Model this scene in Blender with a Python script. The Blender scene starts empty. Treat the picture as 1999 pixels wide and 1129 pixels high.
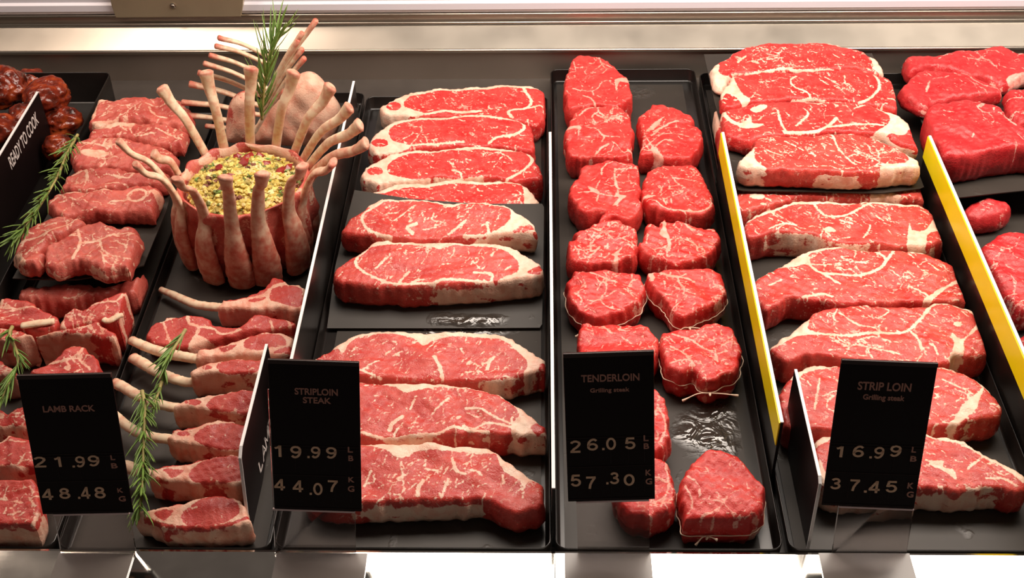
import bpy, bmesh, math, random
import numpy as np
from mathutils import Vector, Matrix, noise as mnoise
from mathutils.geometry import delaunay_2d_cdt

SC = bpy.context.scene
COL = SC.collection

# ------------------------------------------------------------------ camera
W, H = 1999.0, 1129.0
CX, CY = W / 2, H / 2
FPX = 2419.5                                        # focal length in pixels
_d = np.array([58.0, 2038.0, -FPX]); _d /= np.linalg.norm(_d)      # world +y (depth of the case) in camera axes
_u = np.array([-59.0, 2874.0, FPX]); _u -= _d * _d.dot(_u); _u /= np.linalg.norm(_u)
_x = np.cross(_d, _u)
C2W = np.array([_x, _d, _u])                        # camera axes -> world axes
EYE = np.array([0.0, 0.0, 1.0])
cam = bpy.data.cameras.new('camera'); cam.sensor_width = 36; cam.lens = 36 * FPX / W
cam.clip_start = 0.05
cam_ob = bpy.data.objects.new('camera', cam); COL.objects.link(cam_ob)
cam_ob.matrix_world = Matrix.Translation(EYE) @ Matrix(C2W.tolist()).to_4x4()
SC.camera = cam_ob

# ------------------------------------------------------------------ world, lamps, exposure
wd = bpy.data.worlds.new('shop'); SC.world = wd; wd.use_nodes = True
_bg = wd.node_tree.nodes['Background']
_bg.inputs[0].default_value = (1.0, 0.80, 0.70, 1); _bg.inputs[1].default_value = 0.070
SC.view_settings.view_transform = 'Standard'; SC.view_settings.look = 'None'
SC.view_settings.exposure = 0.0; SC.view_settings.gamma = 1.0
SC.view_settings.use_curve_mapping = False

def area(name, loc, sx, sy, power, col, aim=(0, 0, -1)):
    l = bpy.data.lights.new(name, 'AREA'); l.shape = 'RECTANGLE'; l.size = sx; l.size_y = sy
    l.energy = power; l.color = col
    o = bpy.data.objects.new(name, l); COL.objects.link(o); o.location = loc
    o.rotation_euler = Vector(aim).to_track_quat('-Z', 'Y').to_euler()
    return o
area('case_lamp', (0.71, 1.35, 0.88), 2.12, 0.36, 29.5, (1.0, 0.87, 0.76), (0, 0, -1))
area('left_fill_lamp', (-0.98, 1.57, 0.88), 1.2, 0.12, 6.0, (1.0, 0.80, 0.66), (0.15, -0.2, -1))  # added fill for the left end, set back out of the ledge's reflection

# ------------------------------------------------------------------ pixel helpers: a photo pixel's ray met with a real surface
def ray(px, py):
    v = np.array([px - CX, -(py - CY), -FPX]); v = C2W @ v
    return v / np.linalg.norm(v)
def P(px, py, z=0.0):
    r = ray(px, py); t = (z - EYE[2]) / r[2]
    return EYE + r * t
class Plane:                                         # z = z0 + s*(y-y0) + sx*(x-x0)
    def __init__(s, z0, sy=0.0, y0=0.0, sx=0.0, x0=0.0): s.z0, s.sy, s.y0, s.sx, s.x0 = z0, sy, y0, sx, x0
    def z(s, x, y): return s.z0 + s.sy * (y - s.y0) + s.sx * (x - s.x0)
    def hit(s, px, py):
        r = ray(px, py)
        t = (s.z0 - s.sy * s.y0 - s.sx * s.x0 - EYE[2]) / (r[2] - s.sy * r[1] - s.sx * r[0])
        return EYE + r * t
    def up(s, dz): return Plane(s.z0 + dz, s.sy, s.y0, s.sx, s.x0)
def plane(pyA, zA, pyB, zB, px=1000):                # through height zA at photo row pyA and zB at row pyB
    a, b = P(px, pyA, zA), P(px, pyB, zB)
    return Plane(zA, (zB - zA) / (b[1] - a[1]), a[1])
def hit_plane(px, py, p0, n):
    r = ray(px, py); t = np.dot(p0 - EYE, n) / np.dot(r, n); return EYE + r * t
CROP = dict(x=(0, 0, 1), a=(0, 0, 2.8229), b=(0, 380, 2.8229), c=(0, 730, 2.83), d=(600, 0, 2.8229), e=(600, 380, 2.8229),
            f=(600, 730, 2.83), g=(1299, 0, 2.8229), h=(1299, 380, 2.8229), i=(1299, 730, 2.83), k=(200, 150, 2.6255),
            m=(340, 20, 4.0316), n=(0, 100, 2.4534), p=(0, 560, 6.2733), q=(230, 540, 4.7054), r=(1090, 90, 4.703),
            s=(1090, 300, 4.703), t=(1090, 500, 3.764), v=(1800, 360, 2.824), w=(0, 740, 2.9))
def px_of(crop, pts):
    ox, oy, s = CROP[crop]
    return [(ox + p[0] / s, oy + p[1] / s) for p in pts]

# ------------------------------------------------------------------ materials
def nt(name):
    m = bpy.data.materials.new(name); m.use_nodes = True
    t = m.node_tree; b = t.nodes['Principled BSDF']
    return m, t, b
def simple(name, col, rough=0.5, metal=0.0, spec=0.5, noise=0.0, nscale=40, bump=0.0, coat=0.0):
    m, t, b = nt(name)
    b.inputs['Base Color'].default_value = (*col, 1); b.inputs['Roughness'].default_value = rough
    b.inputs['Metallic'].default_value = metal; b.inputs['Specular IOR Level'].default_value = spec
    b.inputs['Coat Weight'].default_value = coat; b.inputs['Coat Roughness'].default_value = 0.1
    if noise or bump:
        g = t.nodes.new('ShaderNodeNewGeometry'); n = t.nodes.new('ShaderNodeTexNoise')
        n.inputs['Scale'].default_value = nscale; n.inputs['Detail'].default_value = 4
        t.links.new(g.outputs['Position'], n.inputs['Vector'])
        if noise:
            mx = t.nodes.new('ShaderNodeMix'); mx.data_type = 'RGBA'
            mx.inputs[6].default_value = (*[c * (1 - noise) for c in col], 1)
            mx.inputs[7].default_value = (*[min(1, c * (1 + noise)) for c in col], 1)
            t.links.new(n.outputs[0], mx.inputs[0]); t.links.new(mx.outputs[2], b.inputs['Base Color'])
        if bump:
            bp = t.nodes.new('ShaderNodeBump'); bp.inputs['Strength'].default_value = bump; bp.inputs['Distance'].default_value = 0.002
            t.links.new(n.outputs[0], bp.inputs['Height']); t.links.new(bp.outputs[0], b.inputs['Normal'])
    return m

def meat_mat(name, lean, lean2, fat, fat2, fleck=0.5, rough=0.38, fscale=150.0, grain=220.0):
    """red muscle / pale fat: the attribute fatd is the distance in mm to the nearest fat seam (below 0 = fat)"""
    m, t, b = nt(name); N = t.nodes.new; L = t.links.new
    geo = N('ShaderNodeNewGeometry')
    at = N('ShaderNodeAttribute'); at.attribute_name = 'fatd'
    def noi(scale, detail=3, dist=0.0, rough=0.55):
        n = N('ShaderNodeTexNoise'); n.inputs['Scale'].default_value = scale; n.inputs['Detail'].default_value = detail
        n.inputs['Distortion'].default_value = dist; n.inputs['Roughness'].default_value = rough
        L(geo.outputs['Position'], n.inputs['Vector']); return n
    def math_(op, a, bb=None, c=None):
        n = N('ShaderNodeMath'); n.operation = op
        for k, v in enumerate((a, bb, c)):
            if v is None: continue
            if isinstance(v, (int, float)): n.inputs[k].default_value = v
            else: L(v, n.inputs[k])
        return n.outputs[0]
    def mrange(v, a, bb, lo, hi):
        n = N('ShaderNodeMapRange'); n.interpolation_type = 'SMOOTHSTEP'
        n.inputs[1].default_value = a; n.inputs[2].default_value = bb; n.inputs[3].default_value = lo; n.inputs[4].default_value = hi
        L(v, n.inputs[0]); return n.outputs[0]
    def mix(f, a, bb):
        n = N('ShaderNodeMix'); n.data_type = 'RGBA'
        if isinstance(f, (int, float)): n.inputs[0].default_value = f
        else: L(f, n.inputs[0])
        for k, v in ((6, a), (7, bb)):
            if isinstance(v, tuple): n.inputs[k].default_value = (*v, 1)
            else: L(v, n.inputs[k])
        return n.outputs[2]
    nz = noi(330, 3)
    wob = math_('ADD', math_('MULTIPLY', math_('SUBTRACT', nz.outputs[0], 0.5), 3.6), math_('MULTIPLY', math_('SUBTRACT', noi(110, 3, 0.8).outputs[0], 0.5), 3.4))
    f = mrange(math_('ADD', at.outputs['Fac'], wob), -0.45, 0.55, 1.0, 0.0)
    # fine flecks of marbling, in patches
    fl = mrange(noi(fscale, 2, 1.6).outputs[0], 0.585, 0.665, 0.0, 1.0)
    pa = mrange(noi(28, 2).outputs[0], 0.40, 0.62, 0.15, 1.0)
    fl = math_('MULTIPLY', math_('MULTIPLY', fl, pa), fleck)
    leanc = mix(mrange(noi(42, 4, 0.4).outputs[0], 0.30, 0.70, 0.0, 1.0), lean, lean2)
    dark = mrange(noi(420, 3, 0.8).outputs[0], 0.28, 0.46, 0.30, 0.0)
    leanc = mix(dark, leanc, tuple(c * 0.45 for c in lean))
    leanc = mix(fl, leanc, tuple(0.25 * a + 0.75 * c for a, c in zip(lean2, fat)))
    fatc = mix(mrange(noi(70, 4, 0.5).outputs[0], 0.35, 0.70, 0.0, 1.0), fat, fat2)
    col = mix(f, leanc, fatc)
    L(col, b.inputs['Base Color'])
    b.inputs['Roughness'].default_value = rough; b.inputs['Specular IOR Level'].default_value = 0.45
    rr = mrange(noi(90, 3).outputs[0], 0.3, 0.7, rough - 0.12, rough + 0.14); L(rr, b.inputs['Roughness'])
    b.inputs['Subsurface Weight'].default_value = 0.0
    hsum = math_('ADD', math_('MULTIPLY', noi(grain, 4, 0.6).outputs[0], 0.8), math_('MULTIPLY', noi(700, 2).outputs[0], 0.35))
    hsum = math_('ADD', hsum, math_('MULTIPLY', f, 0.18))
    bp = N('ShaderNodeBump'); bp.inputs['Strength'].default_value = 0.55; bp.inputs['Distance'].default_value = 0.0016
    L(hsum, bp.inputs['Height']); L(bp.outputs[0], b.inputs['Normal'])
    return m
FAT, FAT2 = (0.90, 0.65, 0.50), (0.86, 0.46, 0.33)
M_STRIP = meat_mat('striploin_meat', (0.52, 0.034, 0.027), (0.62, 0.075, 0.055), FAT, FAT2, 0.60)
M_BACK = meat_mat('red_strip_meat', (0.56, 0.024, 0.022), (0.64, 0.055, 0.045), FAT, FAT2, 0.55)
M_TENDER = meat_mat('tenderloin_meat', (0.56, 0.022, 0.020), (0.64, 0.055, 0.045), (0.84, 0.40, 0.32), (0.80, 0.28, 0.20), 0.30, fscale=120)
M_SIRLOIN = meat_mat('sirloin_meat', (0.50, 0.016, 0.020), (0.58, 0.035, 0.036), (0.84, 0.42, 0.34), (0.76, 0.20, 0.16), 0.15, fscale=90)
M_LAMB = meat_mat('lamb_meat', (0.50, 0.066, 0.050), (0.66, 0.150, 0.110), (0.86, 0.54, 0.39), (0.78, 0.34, 0.23), 0.30, fscale=100)
M_CHOP = meat_mat('lamb_chop_meat', (0.48, 0.036, 0.030), (0.56, 0.068, 0.050), (0.84, 0.52, 0.38), (0.76, 0.30, 0.20), 0.16, fscale=120)

def bone_mat():
    m, t, b = nt('bone'); N = t.nodes.new; L = t.links.new
    at = N('ShaderNodeAttribute'); at.attribute_name = 'red'
    g = N('ShaderNodeNewGeometry'); n = N('ShaderNodeTexNoise'); n.inputs['Scale'].default_value = 120; n.inputs['Detail'].default_value = 4
    L(g.outputs['Position'], n.inputs['Vector'])
    mx = N('ShaderNodeMix'); mx.data_type = 'RGBA'
    mx.inputs[6].default_value = (0.88, 0.68, 0.47, 1); mx.inputs[7].default_value = (0.80, 0.44, 0.28, 1)
    r = N('ShaderNodeMapRange'); r.inputs[1].default_value = 0.42; r.inputs[2].default_value = 0.75; L(n.outputs[0], r.inputs[0]); L(r.outputs[0], mx.inputs[0])
    m2 = N('ShaderNodeMix'); m2.data_type = 'RGBA'; m2.inputs[7].default_value = (0.56, 0.12, 0.075, 1)
    ad = N('ShaderNodeMath'); ad.operation = 'MULTIPLY_ADD'; ad.inputs[1].default_value = 1.0; ad.use_clamp = True
    sb = N('ShaderNodeMath'); sb.operation = 'MULTIPLY_ADD'; sb.inputs[1].default_value = 1.2; sb.inputs[2].default_value = -0.6
    L(n.outputs[0], sb.inputs[0]); L(at.outputs['Fac'], ad.inputs[0]); L(sb.outputs[0], ad.inputs[2])
    L(ad.outputs[0], m2.inputs[0]); L(mx.outputs[2], m2.inputs[6]); L(m2.outputs[2], b.inputs['Base Color'])
    b.inputs['Roughness'].default_value = 0.55
    bp = N('ShaderNodeBump'); bp.inputs['Strength'].default_value = 0.3; bp.inputs['Distance'].default_value = 0.001
    L(n.outputs[0], bp.inputs['Height']); L(bp.outputs[0], b.inputs['Normal'])
    return m
M_BONE = bone_mat()

def steel_mat(name, col, rough, streak=0.05):
    m, t, b = nt(name); N = t.nodes.new; L = t.links.new
    b.inputs['Base Color'].default_value = (*col, 1); b.inputs['Metallic'].default_value = 1.0
    g = N('ShaderNodeNewGeometry'); mp = N('ShaderNodeMapping'); mp.inputs['Scale'].default_value = (4, 260, 260)
    n = N('ShaderNodeTexNoise'); n.inputs['Scale'].default_value = 1.0; n.inputs['Detail'].default_value = 4
    L(g.outputs['Position'], mp.inputs[0]); L(mp.outputs[0], n.inputs['Vector'])
    n2 = N('ShaderNodeTexNoise'); n2.inputs['Scale'].default_value = 9; n2.inputs['Detail'].default_value = 5; L(g.outputs['Position'], n2.inputs['Vector'])
    r = N('ShaderNodeMapRange'); r.inputs[1].default_value = 0.3; r.inputs[2].default_value = 0.7; r.inputs[3].default_value = max(0.02, rough - 0.03); r.inputs[4].default_value = rough + 0.05
    L(n2.outputs[0], r.inputs[0]); L(r.outputs[0], b.inputs['Roughness'])
    bp = N('ShaderNodeBump'); bp.inputs['Strength'].default_value = streak; bp.inputs['Distance'].default_value = 0.001
    L(n.outputs[0], bp.inputs['Height']); L(bp.outputs[0], b.inputs['Normal'])
    return m
M_STEEL = steel_mat('brushed_steel', (0.60, 0.55, 0.47), 0.30, 0.012)
M_STEEL2 = steel_mat('dull_steel', (0.60, 0.52, 0.45), 0.46, 0.02)
M_LEDGE = steel_mat('polished_steel', (0.80, 0.78, 0.72), 0.07, 0.01)
M_RAIL = simple('rail_enamel', (0.86, 0.83, 0.90), 0.35)
M_BRACKET = simple('bracket_metal', (0.55, 0.45, 0.30), 0.38, 0.6, noise=0.15, nscale=20)
M_DARKGAP = simple('dark_groove', (0.10, 0.08, 0.06), 0.5)
M_BLACK = simple('black_plastic', (0.010, 0.008, 0.007), 0.28, noise=0.3)
M_CARD = simple('black_card', (0.007, 0.003, 0.003), 0.5, 0.0, 0.22)
M_DECK = simple('dark_deck', (0.055, 0.046, 0.040), 0.45, noise=0.3, nscale=25)
M_WHITE = simple('white_edge', (0.86, 0.83, 0.82), 0.4)
M_YELLOW = simple('yellow_face', (0.96, 0.84, 0.003), 0.35, noise=0.04)
M_LETTER = simple('card_lettering', (0.52, 0.26, 0.20), 0.6)
M_DIGIT = simple('card_digits', (0.90, 0.62, 0.42), 0.6)
M_WLETTER = simple('white_lettering', (0.80, 0.72, 0.68), 0.6)
M_FOLD = simple('card_fold', (0.035, 0.018, 0.016), 0.35)
M_SLOT = simple('flap_edge', (0.11, 0.055, 0.04), 0.4)
M_TWINE = simple('twine', (0.82, 0.62, 0.46), 0.7, noise=0.2, nscale=300)
M_STEM = simple('rosemary_stem', (0.42, 0.34, 0.12), 0.6, noise=0.3, nscale=200)
M_LEAF = simple('rosemary_leaf', (0.17, 0.29, 0.055), 0.45, noise=0.5, nscale=90)
M_FOOT_REFL = simple('foot_reflection_grey', (0.22, 0.19, 0.17), 0.25)
def glass():
    m, t, b = nt('clear_acrylic')
    b.inputs['Base Color'].default_value = (0.96, 0.93, 0.92, 1); b.inputs['Transmission Weight'].default_value = 1.0
    b.inputs['Roughness'].default_value = 0.04; b.inputs['IOR'].default_value = 1.2
    return m
M_GLASS = glass()
M_LIP_GLINT = simple('acrylic_edge_glint', (0.82, 0.66, 0.66), 0.25)  # pale colour paints the light caught by the stand's edge
def liner_mat():
    """matt black liner sheet; the attribute wet marks where meat juice lies on it in ripples"""
    m, t, b = nt('liner_sheet'); N = t.nodes.new; L = t.links.new
    at = N('ShaderNodeAttribute'); at.attribute_name = 'wet'
    g = N('ShaderNodeNewGeometry'); n = N('ShaderNodeTexNoise'); n.inputs['Scale'].default_value = 34; n.inputs['Detail'].default_value = 2; n.inputs['Distortion'].default_value = 2.2
    L(g.outputs['Position'], n.inputs['Vector'])
    n2 = N('ShaderNodeTexNoise'); n2.inputs['Scale'].default_value = 24; n2.inputs['Detail'].default_value = 4; L(g.outputs['Position'], n2.inputs['Vector'])
    mx = N('ShaderNodeMix'); mx.data_type = 'RGBA'; mx.inputs[6].default_value = (0.028, 0.023, 0.019, 1); mx.inputs[7].default_value = (0.046, 0.038, 0.031, 1)
    L(n2.outputs[0], mx.inputs[0]); L(mx.outputs[2], b.inputs['Base Color'])
    w = N('ShaderNodeMath'); w.operation = 'MULTIPLY_ADD'; w.inputs[1].default_value = 1.0; w.use_clamp = True
    s2 = N('ShaderNodeMath'); s2.operation = 'MULTIPLY_ADD'; s2.inputs[1].default_value = 3.0; s2.inputs[2].default_value = -1.9
    L(n2.outputs[0], s2.inputs[0]); L(at.outputs['Fac'], w.inputs[0]); L(s2.outputs[0], w.inputs[2])
    rg = N('ShaderNodeMapRange'); rg.inputs[3].default_value = 0.48; rg.inputs[4].default_value = 0.08; L(w.outputs[0], rg.inputs[0]); L(rg.outputs[0], b.inputs['Roughness'])
    sp = N('ShaderNodeMapRange'); sp.inputs[3].default_value = 0.35; sp.inputs[4].default_value = 1.0; L(w.outputs[0], sp.inputs[0]); L(sp.outputs[0], b.inputs['Specular IOR Level'])
    hm = N('ShaderNodeMath'); hm.operation = 'MULTIPLY'; L(n.outputs[0], hm.inputs[0]); L(w.outputs[0], hm.inputs[1])
    bp = N('ShaderNodeBump'); bp.inputs['Strength'].default_value = 0.6; bp.inputs['Distance'].default_value = 0.008
    L(hm.outputs[0], bp.inputs['Height']); L(bp.outputs[0], b.inputs['Normal'])
    return m
M_LINER = liner_mat()
def glaze_mat():
    m, t, b = nt('marinade'); N = t.nodes.new; L = t.links.new
    g = N('ShaderNodeNewGeometry'); n = N('ShaderNodeTexNoise'); n.inputs['Scale'].default_value = 55; n.inputs['Detail'].default_value = 5
    L(g.outputs['Position'], n.inputs['Vector'])
    cr = N('ShaderNodeValToRGB'); e = cr.color_ramp.elements
    e[0].position = 0.34; e[0].color = (0.035, 0.006, 0.003, 1); e[1].position = 0.72; e[1].color = (0.50, 0.085, 0.020, 1)
    k = e.new(0.53); k.color = (0.20, 0.022, 0.008, 1)
    L(n.outputs[0], cr.inputs[0]); L(cr.outputs[0], b.inputs['Base Color']); b.inputs['Roughness'].default_value = 0.22
    bp = N('ShaderNodeBump'); bp.inputs['Strength'].default_value = 0.6; bp.inputs['Distance'].default_value = 0.004
    L(n.outputs[0], bp.inputs['Height']); L(bp.outputs[0], b.inputs['Normal'])
    return m
M_GLAZE = glaze_mat()
def stuffing_mat():
    m, t, b = nt('herb_stuffing'); N = t.nodes.new; L = t.links.new
    g = N('ShaderNodeNewGeometry'); v = N('ShaderNodeTexVoronoi'); v.inputs['Scale'].default_value = 150
    L(g.outputs['Position'], v.inputs['Vector'])
    sp = N('ShaderNodeSeparateColor'); L(v.outputs['Color'], sp.inputs[0])
    cr = N('ShaderNodeValToRGB'); cr.color_ramp.interpolation = 'CONSTANT'; e = cr.color_ramp.elements
    e[0].position = 0.0; e[0].color = (0.58, 0.43, 0.08, 1); e[1].position = 0.28; e[1].color = (0.74, 0.60, 0.17, 1)
    for p, c in ((0.54, (0.34, 0.26, 0.05)), (0.68, (0.70, 0.58, 0.24)), (0.80, (0.15, 0.17, 0.03)), (0.88, (0.20, 0.06, 0.03)), (0.96, (0.82, 0.72, 0.34))):
        k = e.new(p); k.color = (*c, 1)
    L(sp.outputs[0], cr.inputs[0]); L(cr.outputs[0], b.inputs['Base Color']); b.inputs['Roughness'].default_value = 0.6
    return m
M_STUFF = stuffing_mat()
M_BERRY = simple('dried_cranberry', (0.30, 0.025, 0.02), 0.3, noise=0.4, nscale=150)

# ------------------------------------------------------------------ object helpers
def tag(o, label=None, cat=None, group=None, kind=None):
    if label: o['label'] = label
    if cat: o['category'] = cat
    if group: o['group'] = group
    if kind: o['kind'] = kind
    return o
def empty(name, loc, label, cat, group=None):
    o = bpy.data.objects.new(name, None); COL.objects.link(o); o.location = loc; o.empty_display_size = 0.02
    return tag(o, label, cat, group)
def mesh_obj(name, verts, faces, mat, parent=None, loc=None, smooth=True, attrs=None, normals=None):
    me = bpy.data.meshes.new(name)
    me.from_pydata([tuple(v) for v in verts], [], [tuple(int(i) for i in f) for f in faces])
    if smooth:
        me.polygons.foreach_set('use_smooth', [len(f) < 6 for f in faces])
    for k, vals in (attrs or {}).items():
        a = me.attributes.new(k, 'FLOAT', 'POINT'); a.data.foreach_set('value', np.asarray(vals, dtype=np.float32))
    me.update()
    if normals is not None: me.normals_split_custom_set_from_vertices([tuple(n) for n in normals])
    for mm in (mat if isinstance(mat, (list, tuple)) else [mat]): me.materials.append(mm)
    o = bpy.data.objects.new(name, me); COL.objects.link(o)
    if parent: o.parent = parent
    if loc is not None: o.location = loc
    return o
class MB:
    """gathers boxes and tubes into one mesh"""
    def __init__(s): s.v = []; s.f = []; s.a = {}
    def add(s, v, f):
        k = len(s.v); s.v += [tuple(p) for p in v]; s.f += [tuple(i + k for i in q) for q in f]; return k
    def box(s, lo, hi, M=None):
        x0, y0, z0 = lo; x1, y1, z1 = hi
        v = [(x0, y0, z0), (x1, y0, z0), (x1, y1, z0), (x0, y1, z0), (x0, y0, z1), (x1, y0, z1), (x1, y1, z1), (x0, y1, z1)]
        if M is not None: v = [tuple(M @ Vector(p)) for p in v]
        s.add(v, [(0, 3, 2, 1), (4, 5, 6, 7), (0, 1, 5, 4), (1, 2, 6, 5), (2, 3, 7, 6), (3, 0, 4, 7)])
    def prism(s, prof, x0, x1):                      # closed (y,z) profile swept along x
        n = len(prof); v = [(x0, p[0], p[1]) for p in prof] + [(x1, p[0], p[1]) for p in prof]
        f = [(i, (i + 1) % n, n + (i + 1) % n, n + i) for i in range(n)] + [tuple(range(n - 1, -1, -1)), tuple(range(n, 2 * n))]
        s.add(v, f)
    def obj(s, name, mat, parent=None, smooth=False, attrs=None, bevel=0.0, seg=2):
        o = mesh_obj(name, s.v, s.f, mat, parent, smooth=smooth, attrs=attrs)
        bm = bmesh.new(); bm.from_mesh(o.data); bmesh.ops.recalc_face_normals(bm, faces=bm.faces)
        if bevel: bmesh.ops.bevel(bm, geom=list(bm.edges), offset=bevel, segments=seg, affect='EDGES', profile=0.5)
        bm.to_mesh(o.data); bm.free()
        return o
def cr_open(pts, n=8):
    p = [np.array(q, float) for q in pts]
    if len(p) < 3: return [p[0] + (p[1] - p[0]) * t for t in np.linspace(0, 1, n + 1)]
    q = [2 * p[0] - p[1]] + p + [2 * p[-1] - p[-2]]; out = []
    for i in range(1, len(q) - 2):
        a, b, c, d = q[i - 1:i + 3]
        for t in np.arange(n) / n:
            out.append(0.5 * ((2 * b) + (c - a) * t + (2 * a - 5 * b + 4 * c - d) * t * t + (3 * b - a - 3 * c + d) * t ** 3))
    out.append(p[-1]); return out
def cr_closed(pts, n=8):
    p = [np.array(q, float) for q in pts]; m = len(p); out = []
    for i in range(m):
        a, b, c, d = p[i - 1], p[i], p[(i + 1) % m], p[(i + 2) % m]
        for t in np.arange(n) / n:
            out.append(0.5 * ((2 * b) + (c - a) * t + (2 * a - 5 * b + 4 * c - d) * t * t + (3 * b - a - 3 * c + d) * t ** 3))
    return out
def tube(pts, radii, seg=8, flat=1.0, up=(0, 0, 1), cap=True, rough=0.0, seed=0):
    """a round or flattened tube along 3-D points; returns verts, faces, t of each vert"""
    rg = random.Random(seed); n = len(pts); v = []; f = []; tt = []
    up = np.array(up, float); pts = [np.array(p, float) for p in pts]
    for i in range(n):
        a = pts[min(i + 1, n - 1)] - pts[max(i - 1, 0)]; a /= np.linalg.norm(a)
        s = np.cross(a, up); s = s / (np.linalg.norm(s) + 1e-9) if np.linalg.norm(s) > 1e-4 else np.array([1.0, 0, 0])
        w = np.cross(s, a)
        for k in range(seg):
            th = 2 * math.pi * k / seg; r = radii[i] * (1 + rough * (rg.random() - 0.5))
            v.append(pts[i] + s * math.cos(th) * r + w * math.sin(th) * r * flat); tt.append(i / (n - 1))
    for i in range(n - 1):
        for k in range(seg):
            k2 = (k + 1) % seg; f.append((i * seg + k, i * seg + k2, (i + 1) * seg + k2, (i + 1) * seg + k))
    if cap:                                          # slightly rounded ends
        for e, i0 in ((0, 0), (1, n - 1)):
            a = (pts[1] - pts[0]) if e == 0 else (pts[-1] - pts[-2]); a = a / np.linalg.norm(a) * (-1 if e == 0 else 1)
            k0 = len(v)
            for k in range(seg):
                q = v[i0 * seg + k] - pts[i0]; v.append(pts[i0] + q * 0.68 + a * radii[i0] * 0.28); tt.append(float(e))
            for k in range(seg):
                k2 = (k + 1) % seg; qd = (i0 * seg + k, i0 * seg + k2, k0 + k2, k0 + k); f.append(qd if e else qd[::-1])
            f.append(tuple(k0 + k for k in range(seg)) if e else tuple(k0 + k for k in range(seg - 1, -1, -1)))
    return v, f, tt
# ------------------------------------------------------------------ slabs of meat
def seg_dist(q, poly, closed):
    """distance from points q (n,2) to a polyline"""
    a = np.asarray(poly); b = np.roll(a, -1, 0) if closed else a[1:]
    if not closed: a = a[:-1]
    d = np.full(len(q), 1e9)
    for i in range(0, len(a), 64):
        A = a[i:i + 64]; B = b[i:i + 64]; ab = B - A; l2 = (ab ** 2).sum(1) + 1e-14
        t = np.clip(((q[:, None, :] - A[None]) * ab[None]).sum(2) / l2[None], 0, 1)
        e = q[:, None, :] - (A[None] + t[..., None] * ab[None])
        d = np.minimum(d, np.sqrt((e ** 2).sum(2)).min(1))
    return d
def inside(q, poly):
    a = np.asarray(poly); b = np.roll(a, -1, 0); r = np.zeros(len(q), bool)
    for (x1, y1), (x2, y2) in zip(a, b):
        if y1 == y2: continue
        c = ((y1 > q[:, 1]) != (y2 > q[:, 1])) & (q[:, 0] < (x2 - x1) * (q[:, 1] - y1) / (y2 - y1) + x1)
        r ^= c
    return r
def sdf(q, poly):
    d = seg_dist(q, poly, True); return np.where(inside(q, poly), -d, d)
def wave(q, rg, amp, lam, k=6):
    z = np.zeros(len(q))
    for _ in range(k):
        th = rg.uniform(0, 2 * math.pi); l = lam * rg.uniform(0.6, 1.6)
        z += np.sin((q[:, 0] * math.cos(th) + q[:, 1] * math.sin(th)) * 2 * math.pi / l + rg.uniform(0, 6.28))
    return z * amp / math.sqrt(k)
def resample(poly, step):
    a = np.asarray(poly); a = np.vstack([a, a[:1]]); s = np.r_[0, np.cumsum(np.sqrt((np.diff(a, axis=0) ** 2).sum(1)))]
    n = max(12, int(s[-1] / step)); t = np.linspace(0, s[-1], n, endpoint=False)
    return np.c_[np.interp(t, s, a[:, 0]), np.interp(t, s, a[:, 1])]
def vein_tree(rg, start, ang, length, wid, out, depth=0):
    p = np.array(start, float); pts = [p.copy()]; n = max(3, int(length / 0.003))
    for i in range(n):
        ang += rg.normal(0, 0.30); p = p + 0.003 * np.array([math.cos(ang), math.sin(ang)]); pts.append(p.copy())
        if depth < 2 and rg.random() < 0.20:
            vein_tree(rg, p, ang + rg.choice([-1, 1]) * rg.uniform(0.5, 1.1), length * rg.uniform(0.3, 0.6), wid * 0.75, out, depth + 1)
    out.append((pts, wid))

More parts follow.
